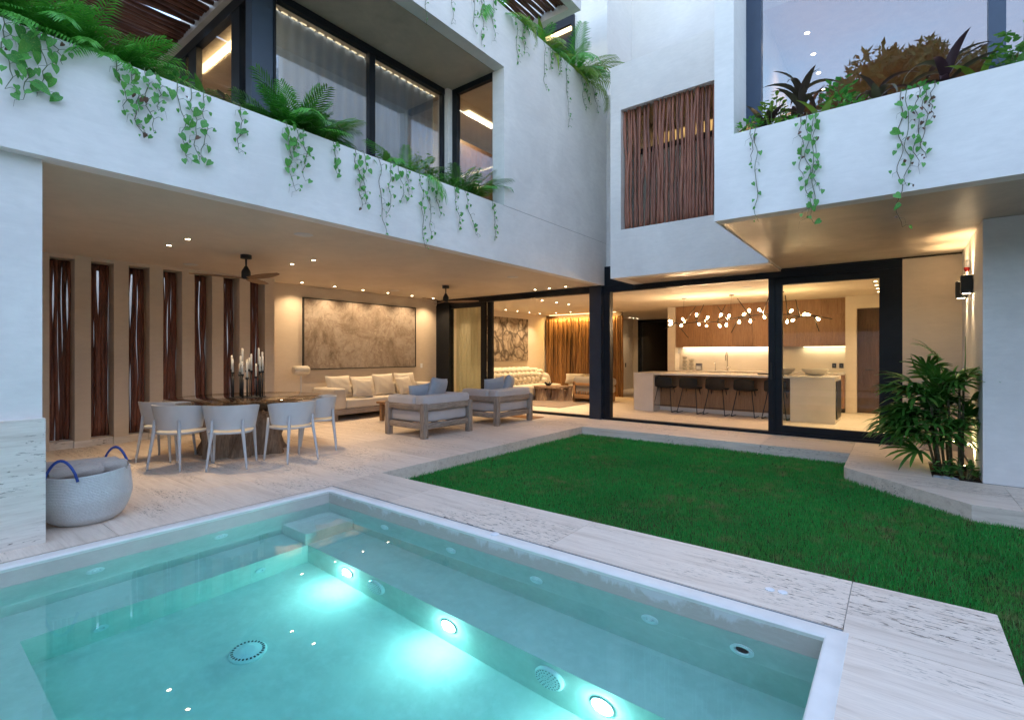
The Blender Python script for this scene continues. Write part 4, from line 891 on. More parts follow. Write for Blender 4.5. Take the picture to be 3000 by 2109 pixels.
rg = MB().rbox(-9.0, -6.9, 10.95, 13.2, .001, .014, .005).build('rug', 'rug'); tag(rg, 'brown woven rug under the trunk table', 'rug')
ck = thing('trunk_table', 'low coffee table made from tree trunk sections on the living-room rug', 'coffee table', (-8.25, 12.6, .014))
root_mesh(.27, .24, .36, 21, 7, 56, 12, .2).build('trunk_section', 'trunk', ck, True, (-.20, -.12, 0)); root_mesh(.31, .28, .36, 22, 6, 56, 12, .2).build('trunk_section', 'trunk', ck, True, (.28, .12, 0))
b = MB(); n = 40
poly = [((.62+.06*math.sin(3*a+1)+.04*math.sin(7*a))*math.cos(a)*.95, (.40+.05*math.sin(4*a)+.03*math.sin(9*a+2))*math.sin(a)) for a in [2*PI*k/n for k in range(n)]]
c3, s3 = math.cos(.5), math.sin(.5); b.prism([(x*c3-y*s3, x*s3+y*c3) for x, y in poly], .36, .42); b.build('top', 'trunk', ck)
vz = thing('vase', 'small dark sculptural bowl on the trunk table', 'bowl', (-8.32, 12.55, .434)); b = MB()
for k in range(7): 
    a = k*.9; b.tube([(0, 0, .0), (.06*math.cos(a), .06*math.sin(a), .05), (.12*math.cos(a), .12*math.sin(a), .08+.02*(k % 3))], [.035, .03, .012], 8)
b.build('body', 'black_matte', vz, True)
wc = thing('wooden_armchair', 'taupe cushioned armchair with a slatted timber frame seen from behind', 'armchair', (-7.02, 12.95, 0))
for x in (-.36, .36):
    MB().rbox(x-.035, x+.035, -.50, -.43, .06, .60, .01).build('back_post', 'teak', wc, auto=40)
    MB().rbox(x-.035, x+.035, -.50, .62, .0, .24, .02).build('side_base', 'teak', wc, auto=40)
MB().rbox(-.40, .40, -.50, -.44, .50, .57, .01).build('back_rail', 'teak', wc, auto=40); MB().rbox(-.40, .40, -.50, -.44, .12, .24, .01).build('back_rail', 'teak', wc, auto=40)
for k in range(9): MB().rbox(-.33+k*.08, -.305+k*.08, -.485, -.455, .24, .33, .004).build('slat', 'teak', wc)
MB().rbox(-.42, .42, -.43, .62, .24, .46, .07, 4).build('seat_cushion', 'taupe', wc, auto=60); MB().rbox(-.44, .44, -.46, -.20, .44, .74, .10, 5).build('back_cushion', 'taupe', wc, auto=60)
MB().rbox(.24, .46, -.22, .62, .45, .68, .09, 5).build('arm_cushion', 'taupe', wc, auto=60)
ac = thing('armchair', 'rounded ivory armchair in front of the amber log wall', 'armchair', (-7.95, 14.1, 0))
MB().rbox(-.45, .45, -.4, .42, .10, .44, .12, 5).build('seat', 'linen_white', ac, auto=60)
def bk2(u, v):
    a = -2.1+4.2*u+PI/2; r_ = .46+.07*math.sin(PI*v); t2 = PI*v
    return ((r_+.07*math.cos(t2*2))*math.cos(a), (r_+.05*math.cos(t2*2))*math.sin(a)*.9, .28+.46*math.sin(t2)**.6*(1-.12*abs(u-.5)*2))
b = MB(); b.grid(bk2, 30, 13); b.build('rounded_back', 'linen_white', ac, True)
pillow(.62, .34, .2, (-8.2, 13.9, .60), .3, -.5, 'linen_white', 'ivory cushion lying on the rounded armchair', 71, 'loose cushions indoors')
# ================================================================ KITCHEN
isl = thing('kitchen_island', 'long pale stone kitchen island with waterfall ends and wood recess', 'kitchen island', (0, 0, 0))
MB().rbox(-5.22, -.99, 11.72, 12.95, .885, .93, .004).build('countertop', 'counter', isl)
MB().box(-5.22, -4.72, 11.722, 12.95, 0, .884).build('end_block', 'counter', isl); MB().box(-1.78, -.99, 11.722, 12.95, 0, .884).build('end_block', 'counter', isl)
MB().box(-4.72, -1.78, 12.16, 12.2, .09, .884).build('wood_panel', 'oak', isl); MB().box(-4.72, -1.78, 12.15, 12.94, 0, .09).build('plinth', 'counter', isl)
MB().box(-4.72, -1.78, 12.2, 12.93, .09, .884).build('carcass', 'oak', isl)
MB().box(-.99, -.97, 11.85, 12.75, .08, .84).build('fridge_front', 'black', isl)
def stool(label, loc):
    t_ = thing('bar_stool', label, 'bar stool', loc, 0, 'black bar stools along the island')
    # faces +y (towards the island); back at -y
    b = MB(); nu, nv = 19, 11
    def fn(u, v):
        x = (u-.5)*.44; e = abs(u-.5)*2
        if v < .5: k = v/.5; y = .20-.36*k; z_ = .60-.015*math.sin(PI*k)+.035*e**2.2*(.3+.7*k)
        else: k = (v-.5)/.5; y = -.16-.05*k-.035*math.sin(PI*k/2)+.10*e**2*k; z_ = .60+.24*k**1.15*(1-.12*e**3)+.035*e**2.2*(1-k)
        return (x*(1-.06*v), y, z_)
    b.grid(fn, nu, nv); n0 = len(b.v); b.grid(lambda u, v: tuple(a+c for a, c in zip(fn(u, v), (0, -.018 if v > .5 else 0, -.03 if v <= .55 else -.006))), nu, nv)
    for i in range(nu-1):
        for j in (0, nv-1): a, c_ = i*nv+j, (i+1)*nv+j; b.f.append((a, c_, n0+c_, n0+a))
    for i in (0, nu-1):
        for j in range(nv-1): a, c_ = i*nv+j, i*nv+j+1; b.f.append((a, c_, n0+c_, n0+a))
    b.build('shell_seat', 'blackfab', t_, auto=55)
    for sx in (-1, 1):
        MB().tube([(sx*.15, .14, .58), (sx*.19, .20, .30), (sx*.235, .25, .02), (sx*.238, .23, .009), (sx*.238, -.23, .009), (sx*.235, -.25, .02), (sx*.19, -.17, .30), (sx*.15, -.10, .58)], .0095, 8).build('sled_leg', 'black_matte', t_, True)
    MB().tube([(-.212, .225, .16), (.212, .225, .16)], .008, 8).build('foot_rail', 'black_matte', t_, True); MB().tube([(-.212, -.212, .16), (.212, -.212, .16)], .008, 8).build('foot_rail', 'black_matte', t_, True)
    return t_
s1 = stool('first black bar stool from the left at the kitchen island', (-4.52, 12.0, 0))
for i, x in enumerate((-3.91, -3.31, -2.70, -2.08)): dup(s1, (x, 12.0, 0), rnd.uniform(-.03, .03), f'{ORD[i+1]} black bar stool from the left at the kitchen island' if i < 3 else 'black bar stool half hidden behind the sliding door stile')
# cabinets
uc = thing('wall_cabinets', 'oak wall cabinets spanning the kitchen back wall', 'cabinet')
MB().box(-5.13, -1.01, 14.455, 14.755, 1.58, 2.748).build('carcass', 'door_wood', uc)
xs = [-5.13+k*.515 for k in range(9)]
for k in range(8):
    MB().rbox(xs[k]+.002, xs[k+1]-.002, 14.435, 14.455, 1.577, 2.36, .002, 1).build('door_panel', 'oak', uc); MB().rbox(xs[k]+.002, xs[k+1]-.002, 14.435, 14.455, 2.364, 2.748, .002, 1).build('door_panel', 'oak', uc)
lc = thing('base_cabinets', 'oak base cabinets with a pale counter under the backsplash', 'cabinet')
MB().box(-5.13, -1.01, 14.12, 14.755, .10, .89).build('carcass', 'oak', lc); MB().box(-5.13, -1.01, 14.18, 14.755, 0, .10).build('plinth', 'black_matte', lc); MB().rbox(-5.135, -1.003, 14.09, 14.757, .892, .93, .003).build('countertop', 'counter', lc)
for i, (x0, x1, lb) in enumerate(((-5.0, -2.7, 'long white strip light under the oak wall cabinets at the sink'), (-1.92, -1.02, 'short white strip light under the right end of the oak wall cabinets'))):
    t_ = thing('counter_strip_light', lb, 'strip light', ((x0+x1)/2, 14.68, 1.575)); L = x1-x0
    MB().box(-L/2, L/2, -.01, .01, -.012, 0).build('led_strip', m_emit('under_cabinet_led', (1, .82, .56), 2), t_); area(t_, (0, 0, -.02), .8*L, L, .03, (math.radians(8), 0, 0), (1, .80, .52))
# faucets and counter objects
t_ = thing('sink_faucet', 'tall sprung kitchen faucet at the back counter', 'faucet', (-3.71, 14.45, .93))
MB().tube([(0, 0, 0), (0, 0, .38), (0, -.03, .47), (0, -.09, .50), (0, -.15, .47), (0, -.17, .40), (0, -.17, .28)], .013, 10).build('spout', 'chrome', t_, True); MB().lathe([(.028, 0), (.028, .10), (.014, .12)], 14).build('base', 'chrome', t_, True); MB().tube([(.02, 0, .08), (.09, 0, .10)], .008, 8).build('lever', 'chrome', t_, True)
t_ = thing('filter_faucet', 'small curved filter faucet left of the tall faucet', 'faucet', (-4.03, 14.45, .93))
MB().tube([(0, 0, 0), (0, 0, .18), (0, -.03, .23), (0, -.08, .24), (0, -.11, .20)], .009, 10).build('spout', 'chrome', t_, True); MB().lathe([(.018, 0), (.018, .05), (.01, .06)], 12).build('base', 'chrome', t_, True)
def stack_vase(label, loc, n, r):
    pr = [(.03, 0)]
    for k in range(n):
        z0 = k*r*1.5
        for j in range(7): a = PI*(j+.5)/7; pr.append((max(.3*r, r*math.sin(a)), z0+r*.75*(1-math.cos(a))))
    tag(MB().lathe(pr, 24).build('sculpted_vase', 'ceramic', None, True, loc), label, 'vase', 'stacked-ball vases on the counter')
stack_vase('taller stacked-ball vase at the left end of the counter', (-4.86, 14.40, .93), 4, .068); stack_vase('shorter stacked-ball vase beside the taller vase', (-4.66, 14.38, .93), 3, .075)
t_ = thing('counter_speaker', 'small square framed box on the counter beside the vases', 'box', (-4.45, 14.38, .93)); MB().rbox(-.085, .085, -.04, .04, 0, .20, .01).build('body', 'chrome', t_); MB().box(-.06, .06, -.045, -.041, .03, .12).build('front_plate', 'white', t_)
tag(MB().rbox(-5.06, -4.98, 14.385, 14.398, 1.40, 1.54, .004).build('wall_thermostat', 'white', None), 'white thermostat plate on the kitchen pier', 'thermostat')
for x, lb in ((-1.27, 'left black socket plate on the backsplash'), (-1.12, 'right black socket plate on the backsplash')): 
    t_ = thing('socket_plate', lb, 'socket', (x, 14.76, 1.10), 0, 'black sockets on the backsplash'); MB().rbox(-.045, .045, -.012, 0, -.06, .06, .003).build('plate', 'black_matte', t_); MB().lathe([(.012, 0), (.012, .003), (.001, .003)], 12, (0, -.012, 0), Matrix.Rotation(PI/2, 3, 'X')).build('contact', 'chrome', t_)
t_ = thing('socket_plate', 'black socket plate low on the corridor wall', 'socket', (-8.5, 18.3, .95)); MB().rbox(0, .012, -.04, .04, -.08, .08, .003).build('plate', 'black_matte', t_)
for x, y, lb in ((-2.05, 12.5, 'wide stone bowl half behind the door stile on the island'), (-1.42, 12.48, 'wide stone bowl at the right end of the island')):
    tag(MB().lathe([(.12, 0), (.15, .01), (.235, .10), (.255, .15), (.245, .15), (.22, .10), (.14, .025), (.001, .02)], 36).build('bowl', 'ceramic', None, True, (x, y, .93)), lb, 'bowl', 'stone bowls on the island')
tag(MB().rbox(-2.52, -2.22, 12.3, 12.5, .931, .955, .006).build('tray', 'black_matte'), 'thin black tray on the island behind the door stile', 'tray')
# chandelier: crooked bronze branch with bulbs and long spikes
cl = thing('chandelier', 'long bronze branch chandelier with bare bulbs and spikes above the island', 'chandelier', (0, 12.22, 0))
MAT['bronze'] = m_plain('dark_bronze', (.03, .02, .013), .4, .5)
q = random.Random(4); xs = np.linspace(-4.36, -1.42, 13); nodes = []
zb = [2.17, 2.16, 2.16, 2.18, 2.15, 2.20, 2.24, 2.27, 2.29, 2.28, 2.25, 2.21, 2.20]
for i, x in enumerate(xs): nodes.append((x, .05*(-1)**i, zb[i]-.03*(i % 2)))
MB().tube(nodes, .011, 8).build('branch', 'bronze', cl, True)
bulb = MB().lathe([(.008, 0), (.012, .013), (.022, .038), (.025, .056), (.020, .076), (.001, .086)], 10).mesh('bulb', 'bulb_emit', True)
sock = MB().lathe([(.013, -.06), (.013, .0), (.001, .0)], 10).mesh('socket', 'bronze', True)
for i, p in enumerate(nodes):
    for s_ in ((1, -1) if i % 2 else (-1, 1)):
        az = q.uniform(-1.2, 1.2); el = s_*q.uniform(.15, 1.45)
        d = Vector((math.sin(az)*math.cos(el), -.55*math.cos(el)*(-1)**i, math.sin(el))).normalized()
        o_ = Vector(p)+d*q.uniform(.06, .15); rot = d.to_track_quat('Z', 'Y').to_euler()
        ar = MB().tube([p, tuple(o_)], .006, 6).build('arm', 'bronze', cl, True); inst('socket', sock, ar, o_, rot); inst('bulb', bulb, ar, o_, rot)
    if i not in (3, 9):
        d = Vector((q.uniform(-.7, .7), q.uniform(-.3, .3), 1 if i % 3 else -.8)).normalized(); L = q.uniform(.36, .52)
        MB().tube([p, tuple(Vector(p)+d*L)], [.015, .009], 6).build('spike', 'bronze', cl, True)
    if i in (0, 12, 6): 
        d = Vector((-1 if i == 0 else 1, .1, -.25 if i else -.5)).normalized(); MB().tube([p, tuple(Vector(p)+d*.34)], [.015, .009], 6).build('spike', 'bronze', cl, True)
for x, zz in ((-4.14, 2.16), (-3.05, 2.19), (-2.02, 2.29)):
    MB().lathe([(.055, 2.73), (.055, 2.75)], 20, (x, 0, 0)).build('canopy', 'black_matte', cl, auto=40); MB().tube([(x, 0, 2.73), (x-.04, 0, zz+.02)], .0025, 5).build('cable', 'black_matte', cl)
for i in (1, 3, 5, 8, 11): spot(cl, (nodes[i][0], nodes[i][1], nodes[i][2]+.03), 7, (1, .70, .40), rad=.012, typ='POINT')
# ================================================================ PLANTS
def heart_leaf(seed, mat):
    q = random.Random(seed); b = MB(); cup = q.uniform(.06, .16); tw = q.uniform(-.25, .25); cur = q.uniform(.05, .22)
    prof = [(0., .02), (-.10, .26), (.02, .40), (.22, .46), (.42, .42), (.62, .32), (.82, .16), (1., .0)]
    # t along the blade (0 at petiole, 1 at tip), half width
    def P(t_, w, s_):
        z_ = -t_; y = s_*w*.85; x = cup*abs(s_)*w*1.3-cur*t_*t_+tw*y*.5; return (x, y, z_)
    mid = [P(max(t_, 0) if i else .0, 0, 0) for i, (t_, w) in enumerate(prof)]
    lef = [P(t_, w, 1) for t_, w in prof]; rig = [P(t_, w, -1) for t_, w in prof]; n = len(prof)
    b.v = mid+lef+rig
    for i in range(n-1): b.f.append((i, i+1, n+i+1, n+i)); b.f.append((i, 2*n+i, 2*n+i+1, i+1))
    return b.mesh('leaf', mat, True)
HL = [heart_leaf(i, 'leaf') for i in range(8)]; HD = [heart_leaf(20+i, 'leaf_dry') for i in range(4)]
VL = [(0.59, 0.62, 3.24, 1.2, 7), (0.67, 0.71, 3.2, 1.25, 8), (0.77, 0.81, 3.3, 1.6, 6), (0.87, 0.88, 3.55, 1.0, 4), (1.23, 1.29, 3.34, 0.8, 8), (1.32, 1.39, 3.17, 0.85, 12), (1.42, 1.46, 3.25, 0.8, 10), (1.5, 1.52, 3.43, 0.8, 6), (1.66, 1.72, 3.08, 1.05, 8), (1.76, 1.81, 3.1, 1.05, 8), (1.87, 1.86, 3.13, 1.0, 6), (2.18, 2.16, 3.28, 0.95, 7), (2.63, 2.7, 3.07, 1.05, 11), (2.73, 2.73, 3.39, 1.0, 7), (2.82, 2.82, 3.21, 0.9, 6), (3.16, 3.2, 3.38, 0.9, 7), (3.45, 3.52, 3.08, 1.0, 9), (3.56, 3.58, 3.14, 0.8, 6), (3.77, 3.84, 2.83, 0.8, 5), (3.96, 3.9, 3.05, 0.75, 7), (4.08, 4.14, 3.28, 1.0, 4), (4.19, 4.24, 3.36, 0.8, 5), (4.42, 4.5, 2.78, 0.75, 12), (4.57, 4.6, 2.97, 0.75, 9), (4.73, 4.75, 3.23, 0.75, 8), (5.07, 5.14, 3.18, 0.8, 7), (5.26, 5.51, 3.14, 0.95, 6), (5.92, 5.94, 3.14, 0.75, 8)]
VU = [(4.54, 4.53, 5.71, 0.8, 4), (4.99, 5.01, 5.98, 0.8, 5), (5.45, 5.48, 6.09, 0.9, 8), (5.63, 5.64, 6.0, 0.9, 9), (5.9, 5.92, 6.18, 0.9, 6), (6.48, 6.54, 6.1, 0.8, 8), (6.69, 6.69, 6.33, 0.9, 8), (7.3, 7.32, 6.03, 0.7, 10), (7.52, 7.49, 6.46, 0.8, 7), (7.8, 7.78, 6.47, 0.6, 8), (8.06, 8.1, 5.62, 0.65, 16), (8.57, 8.76, 6.22, 0.8, 12), (8.71, 8.93, 6.39, 0.8, 10), (9.16, 9.22, 6.34, 0.7, 8)]
VR = [(-1.23, -1.21, 3.38, 0.5, 2, 0.2), (-1.18, -1.17, 2.76, 0.65, 7, 0.15), (-0.77, -0.76, 3.14, 0.7, 7, 0.35), (-0.72, -0.7, 2.73, 0.9, 13, 0.05), (-0.67, -0.66, 2.67, 0.95, 13, 0.05), (-0.65, -0.63, 2.98, 0.7, 5, 0.3), (0.02, 0.0, 2.53, 0.95, 9, 0.35), (0.06, 0.06, 2.89, 0.9, 9, 0.35), (0.14, 0.12, 3.04, 0.75, 9, 0.45), (0.19, 0.17, 3.11, 0.75, 8, 0.4), (0.25, 0.21, 3.43, 0.7, 6, 0.6)]
vq = random.Random(99)
def ordw(i):
    w = ORD+['thirteenth', 'fourteenth', 'fifteenth', 'sixteenth', 'seventeenth', 'eighteenth', 'nineteenth', 'twentieth']
    return w[i] if i < 20 else 'twenty-'+ORD[i-20]
def vlen(l): return 'short' if l < .4 else ('of middling length' if l < .68 else 'long')
def vine(name, label, axis, h0, h1, ztop, zbot, size, nleaf, plane, group, dry=.06):
    """axis 'y': hangs on a wall facing +x; axis 'x': hangs on a wall facing -y"""
    L = ztop-zbot; root = thing(name, label, 'vine', (plane, h0, ztop) if axis == 'y' else (h0, plane, ztop), 0, group)
    root.rotation_euler = (0, 0, 0 if axis == 'y' else -PI/2)          # local +x points away from the wall, local y runs along it
    sg = 1 if axis == 'y' else 1
    ph = [vq.uniform(0, 6.3) for _ in range(4)]; n = max(8, int(L/.045)); pts = []
    for i in range(n+1):
        u = i/n; pts.append((.018+.016*math.sin(7*u+ph[0])+.012*u, sg*(h1-h0)*u+.018*math.sin(9*u*L*2+ph[1])*min(1, u*4)+.01*math.sin(23*u+ph[2]), -L*u))
    pts = [(-.28, -.03+vq.uniform(-.1, .1), -.02), (-.10, 0, .035), (.0, 0, .022)]+pts[1:]
    MB().tube(pts, [.0032]*(len(pts)-3)+[.0028, .0024, .0016], 5).build('stem', 'stem' if vq.random() < .75 else 'stem_dark', root, True)
    base = pts[3:]
    for k in range(nleaf):
        u = (k+.3+vq.uniform(0, .55))/nleaf; p = base[min(len(base)-1, int(u*len(base)))]; s_ = (-1)**k
        sz = size*.062*vq.uniform(.45, 1.4)*(1-.25*u); px, py, pz = p[0]+vq.uniform(.01, .05), p[1]+s_*vq.uniform(.015, .055)*size, p[2]+vq.uniform(-.01, .03)
        isd = vq.random() < dry
        o = inst('leaf', vq.choice(HD if isd else HL), root, (px, py, pz), (vq.uniform(-.75, .75)-s_*.25, vq.uniform(-.55, .25), vq.uniform(-.7, .7)), sz*(.65 if isd else 1))
        if k % 2 == 0: MB().tube([p, ((p[0]+px)/2+.01, (p[1]+py)/2, (p[2]+pz)/2+.012), (px, py, pz)], .0018, 4, False).build('petiole', 'stem', root)
    for k in range(max(1, nleaf//4)):        # aerial roots / tendrils
        p = base[vq.randrange(len(base))]; s_ = vq.choice((-1, 1)); l_ = vq.uniform(.04, .10)
        MB().tube([p, (p[0]+.01, p[1]+s_*l_*.6, p[2]-l_*.3), (p[0]+.015, p[1]+s_*l_*.7, p[2]-l_)], [.0016, .0013, .0008], 4, False).build('tendril', 'stem_dark', root)
    return root
for i, (a, b_, zb_, s_, n_) in enumerate(VL): vine('trailing_vine', f'{ordw(i)} trailing pothos vine from the left on the terrace fascia, {vlen(3.742-zb_)}', 'y', a, b_, 3.742, zb_, s_*1.12, int(n_*1.6), -4.948, 'vines hanging over the terrace fascia')
for i, (a, b_, zb_, s_, n_) in enumerate(VU): vine('trailing_vine', f'{ordw(i)} trailing vine from the left on the high roof fascia, {vlen(6.89-zb_)}', 'y', a, b_, 6.89, zb_, s_*1.1, int(n_*1.5), -4.948, 'vines hanging over the roof fascia')
for i, (a, b_, zb_, s_, n_, d_) in enumerate(VR): vine('trailing_vine', f'{ordw(i)} trailing vine from the left on the upstairs bedroom fascia, {vlen(3.752-zb_)}', 'x', a, b_, 3.752, zb_, s_*1.12, int(n_*1.5), 5.698, 'vines hanging over the bedroom fascia', d_)

# ---- pinnate fronds
def frond_mesh(seed, mat, nl=17, arch=.9, lw=.016, ll=.34, droop=.35):
    q = random.Random(seed); b = MB(); pts = []; N = 14
    for i in range(N+1):
        u = i/N; a = arch*u; pts.append(Vector((math.sin(a)*u*.9+.05*u, .02*math.sin(3*u+seed), u*math.cos(a*.85))))
    b.tube(pts, [.009*(1-.8*i/N) for i in range(N+1)], 5, False)
    for k in range(nl):
        u = .16+.84*k/(nl-1); i = min(N-1, int(u*N)); f = u*N-i; p = pts[i].lerp(pts[i+1], min(1, f)); t_ = (pts[i+1]-pts[i]).normalized()
        l_ = ll*math.sin(PI*(.12+.80*u))**.7*q.uniform(.88, 1.1)
        for s_ in (-1, 1):
            d = (Vector((0, s_, 0))*.85+t_*(.75+.3*u)+Vector((0, 0, .10))).normalized(); side = d.cross(Vector((0, 0, 1)).cross(d) if False else t_.cross(d)).normalized()
            wv = d.cross(side).normalized()*lw if False else t_.cross(Vector((0, s_, 0))).normalized().cross(d).normalized()*lw
            m1 = p+d*l_*.5+Vector((0, 0, -droop*l_*.18)); e = p+d*l_*.95+Vector((0, 0, -droop*l_*.75))
            o = len(b.v); b.v += [tuple(p-wv*.3), tuple(p+wv*.3), tuple(m1+wv), tuple(m1-wv), tuple(e)]; b.f += [(o, o+1, o+2, o+3), (o+3, o+2, o+4)]
    return b.mesh('frond', mat, False)
FRO = {m: [frond_mesh(3*i+7, m, 22+i*2, .45+.35*i, .0125, .36, .35+.15*i) for i in range(5)] for m in ('palm', 'palm_yellow', 'palm_dark')}
FERN = [frond_mesh(60+i, 'palm', 26, .7+.3*i, .009, .27, .6) for i in range(4)]
def palm(label, loc, n, L, mats=('palm',), group=None, spread=1., name='areca_palm', lean=None, meshes=None, seed=1):
    t_ = thing(name, label, 'palm', loc, 0, group); q = random.Random(seed)
    for k in range(n):
        az = 2*PI*k/n+q.uniform(-.4, .4) if lean is None else lean+q.uniform(-1.3, 1.3)
        ms = meshes or FRO[q.choice(mats)]; el = q.uniform(.02, .5)*spread
        o = inst('frond', q.choice(ms), t_, (q.uniform(-.03, .03), q.uniform(-.03, .03), 0), (0, el, az), L*q.uniform(.7, 1.12))
    for k in range(max(2, n//6)):
        a = q.uniform(0, 6.3); MB().tube([(.02*math.cos(a), .02*math.sin(a), -.03), (.05*math.cos(a), .05*math.sin(a), L*.28)], [.012, .008], 6).build('cane', 'stem', t_, True)
    return t_
g_ = 'plants in the terrace balcony planter'
for i, (y, h, n) in enumerate(((.36, .74, 30), (.62, .82, 34), (.88, .78, 34), (1.12, .74, 36), (1.36, .66, 34))):
    palm(('feathery green fern palm at the extreme left of the terrace planter', 'feathery fern palm second from the left in the terrace planter', 'feathery fern palm third from the left in the terrace planter', 'feathery fern palm fourth from the left in the terrace planter', 'feathery fern palm spilling beside the dark pergola')[i], (-5.50, y, 3.63), n, h, ('palm',), g_, .95, 'fern_palm', None, FRO['palm'][:3]+FERN[:3], 10+i)
palm('bushy areca palm in front of the blue steel corner post', (-5.52, 2.98, 3.63), 42, .80, ('palm_dark', 'palm', 'palm'), g_, .9, 'areca_palm', None, FRO['palm_dark'][:3]+FRO['palm'][:3], 21)
palm('low bushy areca growth at the foot of the blue steel corner post', (-5.42, 3.0, 3.72), 44, .62, ('palm_dark', 'palm'), g_, 1.0, 'areca_palm', None, FRO['palm_dark'][:3]+FRO['palm'][:3], 27)
palm('yellow-green areca fronds arching right beside the bushy areca palm', (-5.34, 3.2, 3.63), 15, .84, ('palm_yellow', 'palm'), g_, 1.4, 'areca_palm', PI/2, None, 22)
palm('small dark fern palm in front of the window mullion', (-5.40, 4.55, 3.63), 22, .70, ('palm_dark', 'palm'), g_, .9, 'fern_palm', None, None, 23)
palm('leafy parlour palm beside the narrow return window', (-5.50, 5.82, 3.63), 34, .80, ('palm', 'palm_dark'), g_, .9, 'parlour_palm', None, FRO['palm_dark'][:3]+FRO['palm'][:3], 24)
g2 = 'plants in the roof planter'
palm('areca palm drooping over the left of the roof fascia', (-5.40, 6.35, 6.74), 22, .85, ('palm', 'palm_yellow'), g2, 1.3, 'areca_palm', None, None, 31)
palm('small palm between the roof planter shrubs', (-5.42, 7.6, 6.74), 18, .75, ('palm', 'palm_yellow'), g2, 1.1, 'areca_palm', None, None, 32)
palm('spreading areca palm at the right end of the roof planter', (-5.38, 8.85, 6.74), 34, 1.15, ('palm', 'palm', 'palm_yellow'), g2, 1.1, 'areca_palm', None, None, 33)
# ---- strap-leaf plants
def strap_mesh(seed, mat, arch, wid):
    b = MB(); N = 9; q = random.Random(seed); fold = .25
    for i in range(N+1):
        u = i/N; a = arch*u**1.3; x = math.sin(a)*u; z_ = u*math.cos(a*.9); w = wid*math.sin(PI*min(1, .06+.94*u)**.75)**.9 if i < N else .001
        w = max(w, .006) if i < N else .001
        b.v += [(x-w*fold*.4, -w, z_+w*fold), (x, 0, z_), (x-w*fold*.4, w, z_+w*fold)]
    for i in range(N): 
        for j in (0, 1): b.f.append((i*3+j, i*3+j+1, i*3+j+4, i*3+j+3))
    return b.mesh('leaf', mat, True)
STR = {(m, k): [strap_mesh(i+9, m, .45+.4*i, w_) for i in range(4)] for m, w_, k in (('cordy', .11, 0), ('broad', .12, 0), ('palm_dark', .05, 0), ('palm_yellow', .09, 0))}
def strap(label, loc, n, L, mat, stem=.0, group=None, name='strap_plant', seed=0, cat='plant', spread=1., stem_mat='cordy_stem'):
    t_ = thing(name, label, cat, loc, 0, group); q = random.Random(seed)
    if stem: MB().tube([(0, 0, -.05), (.01, 0, stem*.5), (0, .01, stem)], [.014, .012, .010], 7).build('stem', stem_mat, t_, True)
    for k in range(n):
        u = k/n; inst('leaf', q.choice(STR[(mat, 0)]), t_, (0, 0, stem*(.35+.65*u)), (0, (.95-.75*u)*spread*q.uniform(.7, 1.15), 2.4*k+q.uniform(-.3, .3)), L*q.uniform(.75, 1.1))
    return t_
def bush(label, loc, n, rx, h, mat, size, group=None, name='leafy_shrub', seed=0):
    t_ = thing(name, label, 'shrub', loc, 0, group); q = random.Random(seed); b = MB(); st = MB()
    for k in range(n):
        a = q.uniform(0, 6.3); r_ = rx*math.sqrt(q.random()); z_ = h*(.15+.85*q.random())*(1-.45*(r_/rx)**2); p = Vector((r_*math.cos(a), r_*math.sin(a), z_))
        d = Vector((math.cos(a)+q.uniform(-.6, .6), math.sin(a)+q.uniform(-.6, .6), q.uniform(-.3, .9))).normalized(); s_ = d.cross(Vector((0, 0, 1))).normalized(); l_ = size*q.uniform(.7, 1.2); nn = s_.cross(d)*.12*l_
        o = len(b.v); b.v += [tuple(p), tuple(p+d*l_*.35+s_*l_*.32+nn), tuple(p+d*l_*.75+s_*l_*.22), tuple(p+d*l_), tuple(p+d*l_*.75-s_*l_*.22), tuple(p+d*l_*.35-s_*l_*.32+nn), tuple(p+d*l_*.5)]
        b.f += [(o, o+1, o+6), (o+1, o+2, o+6), (o+2, o+3, o+6), (o+3, o+4, o+6), (o+4, o+5, o+6), (o+5, o, o+6)]
        if k % 5 == 0: st.tube([(p.x*.2, p.y*.2, -.04), tuple(p)], [.006, .003], 4, False)
    f_ = b.build('foliage', mat, t_); f_['kind'] = 'stuff'; s2 = st.build('stems', 'stem', t_); s2['kind'] = 'stuff'; return t_
strap('few broad dark-green leaves rising behind the window mullion planter', (-5.34, 3.80, 3.66), 6, .46, 'palm_dark', .08, g_, seed=3, stem_mat='stem'); strap('broad light-green bird-nest leaves in the middle of the terrace planter', (-5.33, 4.2, 3.66), 7, .42, 'broad', .06, g_, seed=4, stem_mat='stem')
bush('variegated yellow-green shrub behind the vines of the terrace planter', (-5.36, 4.86, 3.64), 90, .20, .62, 'broad', .075, g_, seed=5); bush('low creeping green shrub right of the variegated shrub', (-5.30, 5.25, 3.66), 110, .24, .36, 'leaf', .06, g_, seed=6); bush('green shrub at the foot of the parlour palm', (-5.28, 5.62, 3.64), 90, .20, .42, 'leaf', .075, g_, seed=7)
bush('small leafy shrub by the dark pergola end', (-5.30, 1.75, 3.66), 40, .22, .30, 'leaf', .10, g_, seed=8); strap('wide-leaved green plant in front of the side glazing', (-5.26, 1.98, 3.66), 6, .34, 'broad', .05, g_, seed=9, stem_mat='stem'); bush('reddish low plant in front of the blue steel post', (-5.36, 2.28, 3.66), 40, .16, .34, 'cordy', .09, g_, seed=12)
